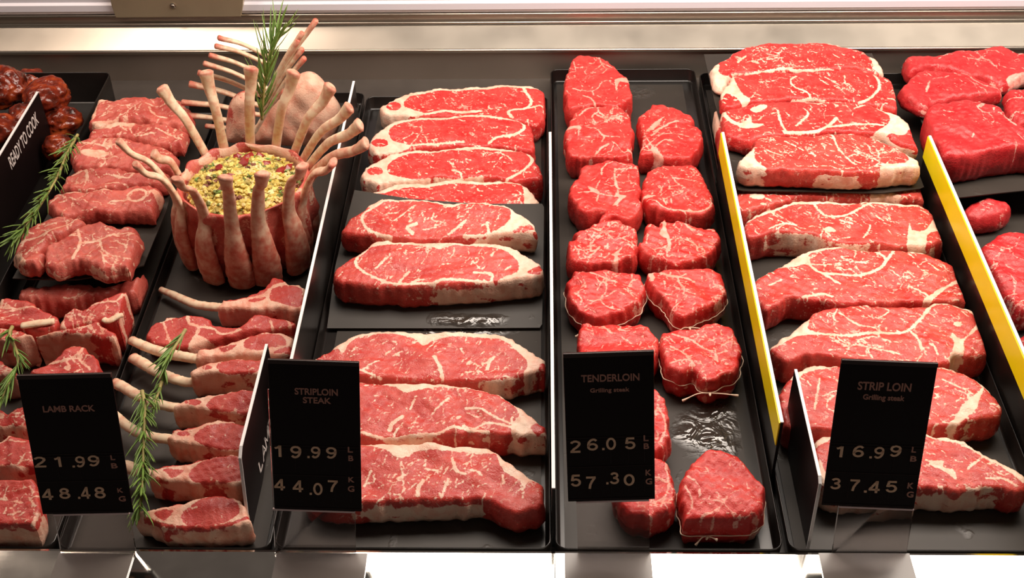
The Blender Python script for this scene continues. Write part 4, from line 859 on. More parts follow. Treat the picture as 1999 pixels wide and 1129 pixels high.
o, inf = tender('x', [(1200, 790), (1215, 768), (1250, 752), (1282, 757), (1300, 780), (1308, 830), (1302, 868), (1270, 884), (1225, 880), (1200, 840)], plane(752, 0.050, 884, 0.043), 'tenderloin steak right behind the middle of its price card, only its right end visible', [('L', 1.0, [(1285, 790), (1300, 830), (1290, 860)])], 42)
o, inf = tender('x', [(1200, 930), (1220, 905), (1270, 893), (1300, 900), (1318, 945), (1316, 985), (1290, 1004), (1235, 1005), (1205, 975)], plane(893, 0.048, 1004, 0.043), 'front left tenderloin steak, mostly hidden by its price card', [('L', 1.1, [(1300, 905), (1305, 950), (1290, 990)]), ('L', 0.8, [(1305, 940), (1275, 930)])], 43)
o, inf = tender('i', [(80, 660), (90, 580), (130, 500), (180, 450), (215, 415), (265, 404), (340, 420), (420, 450), (470, 515), (540, 590), (556, 670), (545, 735), (490, 790), (400, 832), (300, 850), (220, 832), (130, 825), (95, 750)], plane(873, 0.056, 1028, 0.048),
       'foremost whole tenderloin steak, tied, right of its price card', [('L', 0.9, [(110, 620), (150, 700), (130, 760)]), ('L', 1.0, [(190, 800), (220, 770), (280, 750), (330, 700), (340, 680)]), ('L', 0.8, [(210, 690), (270, 700), (320, 710)]), ('L', 0.8, [(120, 570), (180, 620), (190, 680)])], 44, trees=2, r=0.007, ymin=0.784)
twine(o, inf, 0.50, knot_frac=P(1385, 1040, .03)[0], tail=0.010)
# ------------------------------------------------------------------ strip loin steaks between the yellow dividers
TL_ = 'strip loin steaks between the two yellow dividers'
def loin(crop, outl, pl, base, label, feats, seed, **k):
    kw = dict(marb=80, trees=3, step=0.0016, r=0.005, angle=2.5, mlen=0.010, mw=0.40, bulge=0.0018, clip=(0.2440, 0.5020)); kw.update(k)
    return meat('strip_loin_steak', crop, outl, pl, base, kw.pop('mat', M_STRIP), label, 'steak', TL_, feats, seed=seed, **kw)
m5 = lambda a, b, ra, rb: plane(ra, a, rb, b, 1600)
loin('g', [(233, 405), (260, 360), (330, 320), (400, 270), (460, 246), (560, 234), (760, 230), (960, 240), (1060, 262), (1125, 300), (1170, 325), (1200, 375), (1200, 405), (1100, 392), (1040, 372), (900, 378), (700, 390), (480, 398), (370, 408), (340, 470), (300, 492), (245, 445)],
     m5(0.082, 0.072, 82, 150), MAT5, 'strip loin steak rearmost of all, lapping the steel band', [('P', [(233, 405), (260, 360), (295, 355), (295, 400), (330, 420), (365, 415), (335, 475), (300, 495), (245, 448)]), ('P', [(1120, 298), (1165, 320), (1203, 372), (1203, 408), (1150, 385), (1140, 340)]), ('L', 2.2, [(330, 318), (460, 245), (760, 229), (1050, 258)]), ('L', 1.6, [(370, 405), (600, 386), (1000, 375)]), ('L', 1.3, [(400, 340), (440, 310)]), ('L', 1.1, [(560, 330), (640, 320)])], 51, mat=M_BACK)
loin('g', [(300, 545), (308, 490), (345, 450), (372, 412), (480, 396), (700, 388), (900, 378), (1050, 374), (1140, 398), (1225, 425), (1262, 475), (1280, 540), (1272, 600), (1200, 588), (1070, 560), (900, 550), (700, 550), (520, 560), (440, 572), (340, 595)],
     m5(0.085, 0.076, 135, 208), MAT5, 'strip loin steak second from the steel back wall', [('P', [(345, 450), (370, 412), (395, 470), (430, 525), (470, 555), (425, 575), (390, 540), (335, 510), (312, 545), (300, 520), (308, 490)]), ('L', 1.4, [(372, 412), (700, 388), (1050, 374)]), ('L', 2.0, [(1080, 376), (1150, 410), (1180, 475), (1140, 530), (1070, 558)]), ('L', 1.3, [(720, 420), (690, 440), (710, 480), (780, 510), (800, 540)]), ('L', 1.2, [(700, 548), (800, 543), (900, 548)]), ('L', 0.9, [(850, 430), (900, 470)]), ('L', 1.0, [(880, 420), (960, 470)]), ('L', 0.8, [(520, 450), (600, 440)])], 52, mat=M_BACK, sidelean=[(290, 360)])
loin('g', [(278, 655), (298, 622), (335, 598), (440, 576), (520, 560), (800, 551), (1000, 556), (1110, 566), (1215, 600), (1290, 640), (1350, 690), (1388, 760), (1390, 810), (1300, 785), (1220, 740), (1100, 728), (900, 725), (760, 738), (640, 748), (500, 765), (440, 775), (310, 725)],
     m5(0.084, 0.079, 195, 272), MAT5, 'strip loin steak third from the steel back wall, with a white star of fat', [('L', 3.0, [(310, 605), (345, 655), (400, 688), (470, 692)]), ('P', [(400, 690), (440, 670), (470, 640), (485, 680), (545, 680), (500, 705), (420, 705)]), ('L', 1.6, [(620, 610), (640, 680), (660, 720)]), ('L', 1.4, [(760, 600), (785, 635), (720, 690)]), ('L', 2.6, [(660, 732), (820, 720), (900, 690), (940, 655)]), ('L', 1.8, [(900, 700), (1100, 682), (1200, 688)]), ('P', [(1110, 566), (1215, 600), (1290, 640), (1350, 690), (1320, 735), (1250, 735), (1150, 730), (1225, 685), (1225, 630)]), ('P', [(470, 600), (540, 575), (560, 590), (500, 620)]), ('L', 1.0, [(1040, 600), (1090, 580)])], 53, mat=M_BACK, sidefat=[(1150, 1400)], sidelean=[(270, 470)])
loin('g', [(398, 895), (440, 840), (482, 795), (492, 765), (600, 745), (800, 735), (1000, 730), (1130, 748), (1240, 790), (1330, 840), (1392, 880), (1400, 925), (1300, 928), (1200, 942), (1050, 950), (800, 942), (600, 935), (500, 930), (420, 922)],
     m5(0.087, 0.082, 262, 332), MAT5, 'strip loin steak on the front edge of the upper liner sheet', [('P', [(398, 895), (440, 840), (482, 798), (492, 840), (500, 890), (560, 928), (500, 932), (415, 922)]), ('L', 1.9, [(492, 765), (700, 738), (1000, 730), (1130, 748)]), ('P', [(1240, 790), (1330, 840), (1394, 880), (1402, 925), (1300, 928), (1190, 945), (1200, 915), (1320, 898), (1335, 862)]), ('L', 1.2, [(920, 740), (960, 830), (1050, 900)]), ('L', 1.0, [(1060, 830), (1160, 880)]), ('L', 0.9, [(660, 780), (760, 830)]), ('L', 0.9, [(560, 830), (640, 860)])], 54, marb=130, sidefat=[(820, 1090), (1190, 1420)])
loin('x', [(1437, 398), (1440, 374), (1500, 366), (1700, 362), (1810, 366), (1824, 380), (1805, 388), (1700, 384), (1570, 384), (1540, 390), (1500, 402), (1465, 412), (1445, 412)], plane(366, 0.0455, 420, 0.0405), LB, 'strip loin steak squeezed under the front edge of the upper liner sheet', [('P', [(1465, 378), (1490, 380), (1492, 388), (1470, 388)]), ('P', [(1700, 380), (1740, 376), (1760, 384), (1710, 388)])], 55)
loin('x', [(1372, 262), (1380, 228), (1402, 214), (1500, 212), (1600, 215), (1612, 300), (1600, 345), (1500, 350), (1405, 348), (1385, 330), (1374, 295)], plane(214, 0.0445, 348, 0.042, 1400), LB, 'strip loin steak under the upper liner sheet, only its left end showing', [('P', [(1372, 262), (1380, 228), (1402, 214), (1410, 235), (1392, 265), (1385, 300)])], 61, mat=M_BACK, step=0.0025)
loin('h', [(425, 165), (470, 120), (560, 80), (640, 50), (700, 34), (760, 30), (1000, 35), (1300, 42), (1400, 52), (1460, 92), (1530, 130), (1560, 185), (1562, 240), (1500, 275), (1430, 288), (1340, 282), (1180, 280), (960, 268), (860, 242), (780, 216), (600, 212), (520, 235), (455, 242), (430, 205)],
     plane(390, 0.052, 482, 0.045), LB, 'strip loin steak just in front of the upper liner sheet, thick fat rim behind', [('C', [(425, 165), (470, 118), (560, 78), (640, 48), (700, 32), (760, 28), (1000, 33), (1300, 40), (1400, 50), (1380, 66), (1200, 56), (1000, 52), (820, 56), (700, 58), (600, 92), (500, 130)]), ('L', 1.7, [(820, 56), (850, 95), (900, 118), (1000, 112), (1080, 75), (1130, 52)]), ('L', 2.0, [(560, 222), (640, 212), (780, 216), (860, 242), (960, 268), (1180, 282)]), ('P', [(1345, 155), (1360, 190), (1400, 200), (1440, 188), (1500, 105), (1540, 140), (1562, 185), (1450, 218), (1430, 288), (1340, 282), (1335, 240)]), ('L', 1.2, [(570, 190), (660, 160), (720, 165)]), ('P', [(870, 190), (905, 178), (940, 200), (900, 207)]), ('L', 1.2, [(1130, 160), (1120, 200), (1090, 240)]), ('L', 1.0, [(1160, 110), (1200, 140)]), ('L', 1.0, [(960, 140), (1030, 160)])], 56, marb=110)
loin('h', [(488, 465), (560, 430), (660, 370), (740, 320), (820, 294), (960, 284), (1100, 298), (1300, 295), (1430, 312), (1520, 352), (1600, 385), (1660, 440), (1685, 540), (1670, 592), (1560, 588), (1430, 592), (1200, 600), (1000, 602), (860, 588), (760, 572), (680, 572), (640, 602), (560, 640), (510, 600), (492, 530)],
     plane(482, 0.051, 588, 0.043), LB, 'strip loin steak with a round fat ring, middle of the front group', [('C', [(488, 465), (560, 430), (660, 370), (740, 320), (820, 292), (960, 282), (960, 300), (825, 318), (782, 340), (780, 372), (700, 402), (600, 412), (505, 470)]), ('L', 2.6, [(960, 288), (1100, 300), (1300, 298), (1430, 314)]), ('L', 1.9, [(782, 340), (800, 390), (860, 430), (960, 440), (1080, 440), (1180, 410), (1230, 350), (1258, 308)]), ('L', 1.6, [(860, 430), (920, 470), (960, 490)]), ('L', 1.8, [(1160, 310), (1212, 350), (1200, 395)]), ('P', [(1560, 490), (1640, 440), (1672, 462), (1590, 492), (1520, 532), (1460, 590), (1420, 580), (1500, 520)]), ('L', 1.8, [(760, 560), (860, 545), (920, 562)]), ('L', 1.2, [(1340, 500), (1460, 560)]), ('L', 1.0, [(1450, 380), (1500, 420)]), ('L', 1.0, [(560, 500), (640, 470)])], 57, marb=130)
loin('h', [(572, 845), (620, 800), (700, 742), (780, 682), (820, 648), (900, 616), (1060, 600), (1300, 610), (1430, 606), (1490, 592), (1600, 600), (1700, 640), (1760, 690), (1790, 780), (1796, 850), (1740, 890), (1600, 890), (1560, 930), (1470, 935), (1200, 925), (940, 900), (860, 892), (780, 885), (740, 900), (680, 920), (600, 890)],
     plane(590, 0.052, 705, 0.044), LB, 'strip loin steak split by a long forked fat seam, behind the price card', [('P', [(572, 845), (700, 740), (790, 678), (785, 740), (838, 768), (720, 782), (640, 832)]), ('L', 1.9, [(838, 766), (960, 775), (1100, 770), (1260, 760), (1340, 745), (1420, 672), (1470, 612), (1560, 598)]), ('P', [(1560, 598), (1640, 608), (1710, 645), (1750, 690), (1700, 760), (1650, 800), (1640, 880), (1560, 915), (1590, 830), (1580, 760), (1640, 790), (1720, 700), (1680, 655)]), ('L', 1.1, [(960, 650), (1040, 710), (1150, 735)]), ('L', 1.1, [(950, 790), (990, 812), (1160, 850), (1290, 880)]), ('L', 1.0, [(1190, 612), (1230, 640), (1190, 672)]), ('L', 1.2, [(1350, 750), (1400, 810), (1410, 850)]), ('F', 1610, 715, 22, 12), ('L', 1.4, [(1470, 830), (1500, 880)])], 58, marb=110, sidelean=[(560, 1100)])
loin('x', [(1519, 775), (1542, 735), (1568, 716), (1620, 709), (1823, 711), (1870, 722), (1905, 740), (1940, 767), (1959, 797), (1950, 815), (1910, 818), (1850, 832), (1800, 838), (1640, 841), (1560, 838), (1530, 822)], plane(708, 0.051, 840, 0.043), LB, 'strip loin steak behind the right price card, second from the front', [('P', [(1542, 735), (1568, 714), (1620, 707), (1640, 713), (1580, 726), (1550, 745)]), ('P', [(1868, 810), (1880, 790), (1905, 770), (1920, 758), (1905, 800), (1890, 812), (1862, 832), (1850, 830)]), ('L', 1.4, [(1700, 712), (1840, 716), (1900, 740), (1945, 775)]), ('L', 1.0, [(1600, 740), (1590, 800)]), ('L', 0.9, [(1840, 740), (1880, 760)])], 59, marb=120)
loin('x', [(1588, 880), (1592, 855), (1640, 842), (1700, 842), (1810, 845), (1860, 853), (1920, 880), (1999, 925), (2012, 950), (1985, 962), (1950, 955), (1870, 960), (1800, 955), (1700, 962), (1625, 960), (1595, 930)], plane(843, 0.048, 960, 0.042), LB, 'foremost strip loin steak, at the lower right corner behind the price card', [('C', [(1588, 875), (1592, 853), (1640, 840), (1700, 840), (1810, 843), (1860, 851), (1920, 878), (2001, 925), (2000, 945), (1960, 915), (1905, 884), (1858, 864), (1810, 853), (1700, 850), (1640, 852)]), ('P', [(1600, 900), (1592, 930), (1625, 960), (1640, 950), (1615, 930)]), ('P', [(1812, 905), (1840, 900), (1842, 912), (1862, 918), (1868, 938), (1850, 926), (1830, 916)]), ('L', 1.3, [(1925, 935), (1960, 935), (1985, 950)]), ('L', 1.2, [(1890, 915), (1918, 892)]), ('L', 1.2, [(1880, 960), (1920, 952), (1960, 958)])], 60, marb=120, sidefat=[(1590, 1960)])

# ------------------------------------------------------------------ far right: deep red beef
TB = 'deep red beef pieces in the far right tray'
def beef(crop, outl, pl, base, label, feats, seed, **k):
    kw = dict(marb=26, trees=2, step=0.0019, r=0.009, angle=2.4, mlen=0.012, mw=0.35, bulge=0.002, clip=(0.5120, 0.88), und=0.002); kw.update(k)
    return meat('beef_piece', crop, outl, pl, base, kw.pop('mat', M_SIRLOIN), label, 'beef', TB, feats, seed=seed, **kw)
beef('g', [(1322, 345), (1330, 302), (1430, 293), (1600, 274), (1780, 246), (1976, 278), (2150, 290), (2150, 395), (1976, 415), (1880, 460), (1800, 440), (1700, 405), (1500, 365), (1400, 378), (1345, 385)], plane(88, 0.066, 165, 0.060, 1900), MAT6, 'deep red beef piece rearmost at the far right', [('L', 1.0, [(1510, 320), (1560, 290), (1640, 285)]), ('L', 0.9, [(1640, 320), (1760, 325), (1820, 370)]), ('P', [(1880, 430), (1930, 405), (1990, 400), (1990, 430), (1920, 460)]), ('L', 0.8, [(1780, 280), (1860, 310)])], 71)
beef('g', [(1293, 490), (1320, 450), (1400, 385), (1480, 372), (1600, 385), (1700, 412), (1800, 448), (1862, 480), (1850, 510), (1750, 522), (1600, 535), (1480, 560), (1440, 598), (1350, 550)], plane(135, 0.070, 205, 0.062, 1850), MAT6, 'deep red beef piece pointing left toward the strip loin steaks', [('L', 1.4, [(1455, 450), (1440, 500)]), ('L', 1.0, [(1640, 400), (1720, 450), (1830, 480)]), ('L', 0.7, [(1470, 430), (1560, 410)])], 72)
beef('g', [(1880, 520), (1880, 490), (1976, 475), (2150, 480), (2150, 640), (1976, 668), (1925, 640), (1890, 590)], plane(165, 0.068, 236, 0.060, 1990), MAT6, 'deep red beef piece cut off by the right picture edge, behind the thick block', [('L', 0.9, [(1890, 540), (1960, 545)])], 73)
beef('g', [(1458, 572), (1540, 550), (1640, 545), (1760, 552), (1850, 585), (1900, 640), (1976, 692), (2150, 760), (2150, 800), (1976, 800), (1850, 815), (1700, 848), (1600, 858), (1535, 852), (1480, 805), (1406, 742), (1430, 650)], plane(192, 0.102, 304, 0.096, 1900), MAT6, 'thick deep red beef block on the front of the upper sheet at the far right', [('P', [(1720, 585), (1760, 555), (1800, 550), (1770, 565), (1740, 590)]), ('P', [(1868, 625), (1910, 650), (1925, 695), (1895, 670)]), ('L', 0.8, [(1690, 750), (1700, 735)]), ('L', 0.8, [(1940, 735), (1980, 760)])], 74, marb=16)
beef('x', [(1885, 405), (1892, 392), (1925, 385), (1965, 388), (1978, 400), (1962, 418), (1920, 426), (1894, 420)], plane(385, 0.040, 425, 0.034, 1930), LB, 'dark beef piece in shade under the far right upper sheet', [], 75, marb=6)
beef('h', [(1738, 285), (1800, 230), (1840, 205), (1900, 200), (1976, 196), (2150, 220), (2150, 560), (1976, 640), (1920, 600), (1830, 480), (1770, 360)], plane(448, 0.050, 605, 0.043, 1970), LB, 'deep red beef piece right of the right yellow divider', [('L', 2.4, [(1800, 222), (1845, 202), (1976, 198)]), ('L', 1.0, [(1840, 520), (1880, 545), (1940, 540)]), ('L', 1.2, [(1880, 640), (1976, 580)]), ('L', 0.8, [(1870, 380), (1930, 410)])], 76)
beef('x', [(1988, 668), (2000, 648), (2060, 640), (2090, 680), (2070, 740), (2015, 735)], plane(640, 0.048, 735, 0.042, 2000), LB, 'deep red beef piece at the right edge, frontmost of its tray', [], 77)

# ------------------------------------------------------------------ lamb shoulder chops
TC = 'lamb shoulder chops on the upper liner sheet'
def shoulder(crop, outl, pl, base, label, feats, seed, **k):
    kw = dict(marb=26, trees=4, step=0.0018, r=0.007, mlen=0.014, mw=0.45, bulge=0.002, clip=(-0.6415, -0.4865), und=0.0022, jit=0.0012); kw.update(k)
    return meat('lamb_shoulder_chop', crop, outl, pl, base, M_LAMB, label, 'chop', TC, feats, seed=seed, **kw)
shoulder('a', [(495, 600), (520, 550), (580, 534), (640, 545), (700, 530), (860, 525), (960, 538), (1010, 560), (1060, 620), (1060, 690), (980, 690), (900, 680), (760, 660), (640, 660), (560, 690), (500, 680)], plane(188, 0.074, 243, 0.070, 270), MAT1, 'lamb shoulder chop rearmost, by the steel back wall', [('P', [(495, 600), (520, 550), (575, 536), (585, 550), (540, 575), (520, 640), (500, 660)]), ('P', [(500, 680), (540, 660), (620, 655), (660, 640), (640, 660), (560, 700)]), ('L', 1.2, [(800, 560), (880, 580), (980, 570)]), ('L', 1.4, [(820, 580), (840, 620), (920, 640)])], 81)
shoulder('a', [(487, 740), (500, 705), (560, 692), (640, 665), (760, 665), (900, 686), (980, 696), (1050, 725), (1055, 790), (960, 800), (860, 790), (720, 760), (600, 752), (500, 770)], plane(238, 0.074, 280, 0.070, 270), MAT1, 'lamb shoulder chop second from the back, left of the crown roast', [('P', [(540, 690), (640, 662), (700, 680), (740, 650), (730, 700), (660, 690), (600, 710)]), ('L', 1.2, [(860, 720), (940, 740), (1000, 770)]), ('L', 1.4, [(780, 750), (860, 740)])], 82)
shoulder('a', [(370, 790), (430, 762), (600, 754), (720, 764), (860, 794), (940, 820), (980, 880), (985, 930), (880, 930), (740, 940), (640, 915), (500, 915), (420, 920), (380, 870)], plane(266, 0.075, 328, 0.070, 240), MAT1, 'lamb shoulder chop third from the back, beside the top of the rosemary sprig', [('P', [(450, 840), (540, 820), (600, 840), (560, 862), (470, 862)]), ('L', 1.5, [(440, 780), (600, 800), (700, 790)]), ('L', 1.0, [(860, 850), (940, 900)])], 83)
shoulder('a', [(345, 985), (380, 945), (430, 926), (500, 918), (640, 918), (740, 944), (860, 936), (930, 945), (960, 1000), (860, 1016), (760, 1005), (620, 1030), (420, 1045), (330, 1035)], plane(325, 0.075, 368, 0.071, 230), MAT1, 'lamb shoulder chop fourth from the back, behind the one with the round bone', [('L', 1.8, [(400, 960), (470, 940), (480, 980)]), ('L', 1.4, [(600, 960), (700, 980), (740, 960)]), ('L', 1.0, [(560, 1000), (700, 1010)])], 84)
o, inf = shoulder('a', [(262, 1112), (290, 1075), (350, 1058), (420, 1048), (620, 1034), (760, 1010), (860, 1022), (930, 1070), (948, 1120), (930, 1160), (800, 1172), (640, 1168), (480, 1172), (350, 1178), (280, 1160)], plane(358, 0.080, 415, 0.075, 210), MAT1, 'lamb shoulder chop with a round marrow bone', [('L', 1.6, [(330, 1080), (480, 1052), (600, 1050)]), ('F', 755, 1077, 60, 42), ('O', 755, 1077, 46, 28), ('P', [(830, 1040), (900, 1060), (920, 1100), (870, 1110), (850, 1080)]), ('L', 1.0, [(270, 1130), (320, 1090)]), ('L', 1.2, [(600, 1110), (700, 1100)])], 85)
o, inf = shoulder('b', [(68, 300), (100, 250), (130, 215), (200, 150), (285, 112), (370, 95), (435, 118), (465, 150), (400, 182), (320, 225), (250, 265), (228, 340), (200, 375), (120, 378), (75, 335)], plane(415, 0.085, 512, 0.082, 90), MAT1, 'lamb shoulder chop at the left, partly behind the foremost one', [('L', 1.4, [(110, 270), (220, 230), (320, 180), (420, 130)]), ('L', 1.2, [(140, 320), (200, 270), (240, 250)]), ('L', 1.1, [(200, 190), (300, 150)]), ('P', [(70, 310), (110, 320), (140, 370), (90, 360)])], 86)
o, inf = shoulder('b', [(232, 355), (262, 275), (340, 232), (410, 190), (480, 150), (560, 140), (640, 168), (710, 158), (770, 200), (800, 290), (805, 340), (740, 390), (660, 400), (560, 412), (470, 370), (400, 372), (310, 398), (262, 388)], plane(432, 0.086, 528, 0.081, 190), MAT1, 'lamb shoulder chop on the front edge of the upper sheet, veined like a leaf', [('L', 1.6, [(430, 190), (440, 270), (400, 350)]), ('L', 1.3, [(440, 265), (540, 250), (640, 215), (720, 205)]), ('L', 1.1, [(550, 250), (580, 320), (700, 350)]), ('L', 1.1, [(360, 225), (440, 235)]), ('P', [(262, 388), (310, 398), (400, 372), (470, 370), (560, 412), (540, 420), (440, 385), (320, 415)]), ('P', [(730, 360), (790, 330), (800, 350), (745, 392)]), ('L', 1.0, [(640, 250), (700, 290)])], 87)
shoulder('b', [(95, 555), (120, 510), (250, 488), (450, 482), (600, 480), (740, 460), (850, 420), (855, 470), (760, 540), (600, 560), (400, 575), (250, 580), (130, 580)], plane(528, 0.043, 580, 0.040, 170), LB, 'lamb chop in shade under the front edge of the upper sheet', [('L', 2.4, [(120, 510), (250, 488), (450, 482), (600, 480)])], 88, marb=6, trees=1)

# ------------------------------------------------------------------ lamb loin chops at the lower left
TN = 'lamb loin chops in the lower left tray'
def loinchop(crop, outl, pl, label, feats, seed, base=LB, **k):
    kw = dict(marb=24, trees=3, step=0.0016, r=0.004, mlen=0.008, mw=0.35, bulge=0.0012, clip=(-0.6415, -0.4865), und=0.0016); kw.update(k)
    return meat('lamb_loin_chop', crop, outl, pl, base, M_CHOP, label, 'chop', TN, feats, seed=seed, **kw)
def flatbone(o, crop, pts, pl, w=0.0045, label=None, seed=0):
    q = [pl.hit(*p) for p in px_of(crop, pts)]
    return bone(q, [w * 0.9, w, w * 0.9], o, 'bone', 0.55, (0.1, 0.1), seed, label)
pl = plane(580, 0.060, 652, 0.055, 60)
o, inf = loinchop('p', [(-120, 250), (0, 150), (60, 130), (260, 140), (400, 180), (470, 250), (540, 285), (640, 310), (700, 350), (712, 410), (680, 480), (560, 520), (400, 530), (250, 500), (100, 480), (-100, 460)], pl, 'lamb loin chop rearmost at the left edge, with a white bone along its front', [('P', [(0, 150), (40, 140), (30, 230), (0, 260)]), ('L', 1.4, [(40, 250), (200, 255), (380, 260), (480, 262)]), ('L', 1.0, [(40, 300), (200, 270)])], 91)
flatbone(o, 'p', [(270, 478), (420, 455), (540, 440), (655, 425)], pl.up(0.001), 0.0056)
pl = plane(568, 0.066, 650, 0.056, 200)
o, inf = loinchop('p', [(715, 470), (740, 390), (800, 310), (900, 240), (1020, 265), (1120, 200), (1300, 130), (1400, 90), (1500, 60), (1560, 55), (1590, 110), (1600, 230), (1610, 300), (1560, 360), (1480, 420), (1320, 440), (1200, 430), (1080, 450), (920, 490), (800, 510)], pl, 'lamb loin chop rearmost beside the tray wall, its tail rising to the right', [('P', [(715, 470), (735, 395), (790, 320), (780, 420), (810, 500), (760, 520)]), ('L', 1.4, [(1100, 220), (1300, 200), (1420, 190), (1500, 120)]), ('L', 1.6, [(1500, 110), (1540, 80)]), ('P', [(1330, 400), (1420, 340), (1500, 318), (1480, 360), (1380, 410)]), ('L', 1.0, [(850, 400), (880, 350)]), ('L', 1.2, [(1080, 370), (1130, 390)])], 92)
flatbone(o, 'p', [(1270, 400), (1330, 420), (1430, 370), (1500, 345)], pl.up(0.0015), 0.0042, seed=3)
pl = plane(638, 0.056, 668, 0.052, 20)
o, inf = loinchop('p', [(-120, 560), (-60, 500), (0, 480), (120, 490), (240, 510), (320, 545), (390, 575), (400, 600), (320, 630), (200, 655), (60, 662), (-120, 665)], pl, 'lamb loin chop at the left edge with a pale fat face, under the loose rosemary', [('P', [(-120, 640), (60, 640), (200, 635), (290, 600), (310, 550), (400, 590), (400, 610), (330, 640), (200, 662), (-120, 672)]), ('L', 1.0, [(0, 500), (110, 510)])], 93, sidefat=[(-150, 420)])
pl = plane(640, 0.056, 662, 0.052, 150)
o, inf = loinchop('p', [(415, 590), (440, 565), (600, 555), (760, 540), (860, 500), (960, 470), (1060, 440), (1120, 420), (1180, 405), (1260, 460), (1340, 500), (1430, 540), (1440, 600), (1380, 640), (1280, 640), (1180, 610), (1090, 592), (900, 602), (700, 606), (520, 600)], pl, 'lamb loin chop with a broad pale fat face, centre of the lower left tray', [('C', [(415, 590), (440, 563), (600, 560), (800, 578), (1000, 572), (1090, 560), (1110, 592), (900, 605), (700, 610), (520, 604)]), ('L', 1.4, [(900, 500), (1030, 470), (1090, 450)]), ('L', 1.6, [(1080, 440), (1110, 500), (1150, 560)]), ('L', 1.1, [(1200, 450), (1260, 560)]), ('P', [(1340, 620), (1400, 600), (1440, 600), (1390, 640)]), ('L', 1.0, [(860, 520), (1000, 500)])], 94, sidefat=[(410, 1110)])
pl = plane(670, 0.062, 735, 0.058, 130)
o, inf = loinchop('p', [(350, 1060), (400, 990), (540, 940), (700, 850), (800, 770), (880, 720), (980, 700), (1050, 710), (1110, 800), (1200, 880), (1225, 960), (1220, 1060), (1100, 1100), (700, 1110), (450, 1100)], pl, 'lamb loin chop right behind the lamb rack price card', [('L', 1.2, [(560, 950), (800, 900), (950, 820), (1010, 750)]), ('L', 1.4, [(1010, 740), (960, 860), (1100, 1010)]), ('L', 1.2, [(860, 740), (960, 710)]), ('P', [(780, 980), (830, 960), (850, 1000), (810, 1020)])], 95)
pl = plane(700, 0.050, 738, 0.046, 10)
o, inf = loinchop('p', [(-120, 940), (-60, 890), (0, 880), (60, 920), (150, 950), (200, 1000), (180, 1060), (60, 1075), (-100, 1080)], pl, 'lamb loin chop at the left edge below the loose rosemary, small and dark red', [('L', 1.6, [(-60, 1075), (60, 1068), (160, 1030)])], 96, sidefat=[(-150, 210)])
pl = plane(788, 0.052, 838, 0.047, 20)
o, inf = loinchop('w', [(-90, 190), (-30, 150), (0, 160), (50, 185), (90, 165), (140, 160), (220, 200), (220, 270), (150, 280), (0, 275), (-90, 270)], pl, 'lamb loin chop third from the front at the left edge', [('L', 2.0, [(-90, 262), (0, 268), (150, 276)]), ('P', [(-30, 200), (20, 200), (10, 225), (-30, 220)])], 97, sidefat=[(-100, 240)])
pl = plane(850, 0.051, 915, 0.046, 20)
o, inf = loinchop('w', [(-90, 380), (-20, 350), (30, 330), (60, 318), (150, 328), (240, 380), (240, 500), (150, 510), (0, 500), (-90, 500)], pl, 'lamb loin chop second from the front at the left edge', [('P', [(-20, 360), (30, 328), (60, 318), (55, 340), (10, 365), (-20, 385)]), ('L', 2.2, [(-90, 490), (0, 494), (150, 505)]), ('L', 0.9, [(60, 350), (150, 355)])], 98, sidefat=[(-100, 260)])
pl = plane(930, 0.052, 1030, 0.046, 40)
o, inf = loinchop('w', [(-90, 600), (0, 565), (100, 570), (200, 570), (225, 690), (235, 740), (190, 820), (170, 850), (80, 855), (0, 858), (-90, 862)], pl, 'foremost lamb loin chop in the lower left corner', [('L', 1.6, [(-90, 852), (80, 845), (170, 830), (215, 750)]), ('L', 0.9, [(0, 680), (120, 690)]), ('L', 0.8, [(140, 640), (200, 720)])], 99, marb=50, sidefat=[(-100, 300)])

# ------------------------------------------------------------------ lamb rib chops
TK = 'lamb rib chops fanned along the tray'
def ribchop(crop, outl, pl, label, feats, seed, bonepts=None, bz=0.024, base=LB, fatbase=True, **k):
    kw = dict(marb=10, trees=0, step=0.0014, r=0.004, mlen=0.006, mw=0.3, bulge=0.0012, clip=(-0.477, -0.2700), und=0.0012, fatbase=fatbase); kw.update(k)
    o, inf = meat('lamb_rib_chop', crop, outl, pl, base, M_CHOP, label, 'chop', TK, feats, seed=seed, **kw)
    if bonepts:
        bc, pts, rad = bonepts
        zz = np.linspace(bz if not isinstance(bz, tuple) else bz[0], bz if not isinstance(bz, tuple) else bz[1], len(pts))
        bone([P(*p, z) for p, z in zip(px_of(bc, pts), zz)], [q * 1.18 for q in rad], o, 'rib_bone', 0.8, (0.45, 0.15), seed)
    return o
ribchop('q', [(905, 275), (940, 240), (970, 205), (1080, 195), (1200, 150), (1320, 100), (1380, 45), (1410, 0), (1450, -15), (1540, 20), (1570, 55), (1700, 90), (1722, 180), (1690, 290), (1650, 300), (1600, 310), (1480, 300), (1350, 305), (1200, 300), (1050, 300), (940, 305)], plane(540, 0.047, 604, 0.038, 520),
        'lamb rib chop rearmost, just in front of the crown roast', [('M', [(1390, 195), (1405, 130), (1450, 95), (1560, 85), (1680, 110), (1695, 190), (1670, 270), (1560, 262), (1440, 232)]), ('M', [(960, 225), (990, 205), (1080, 196), (1200, 150), (1320, 102), (1385, 45), (1410, 0), (1450, -12), (1530, 20), (1545, 50), (1440, 65), (1390, 100), (1330, 150), (1200, 190), (1060, 232)]), ('M', [(1200, 215), (1280, 190), (1360, 180), (1330, 210), (1230, 232)]), ('R', 1.0, [(1430, 300), (1560, 322), (1660, 330)])], 101, ('q', [(395, 120), (500, 165), (620, 220), (740, 262), (880, 280), (960, 285)], [0.0036, 0.0042, 0.0046, 0.0050, 0.0052, 0.005]), (0.016, 0.026))
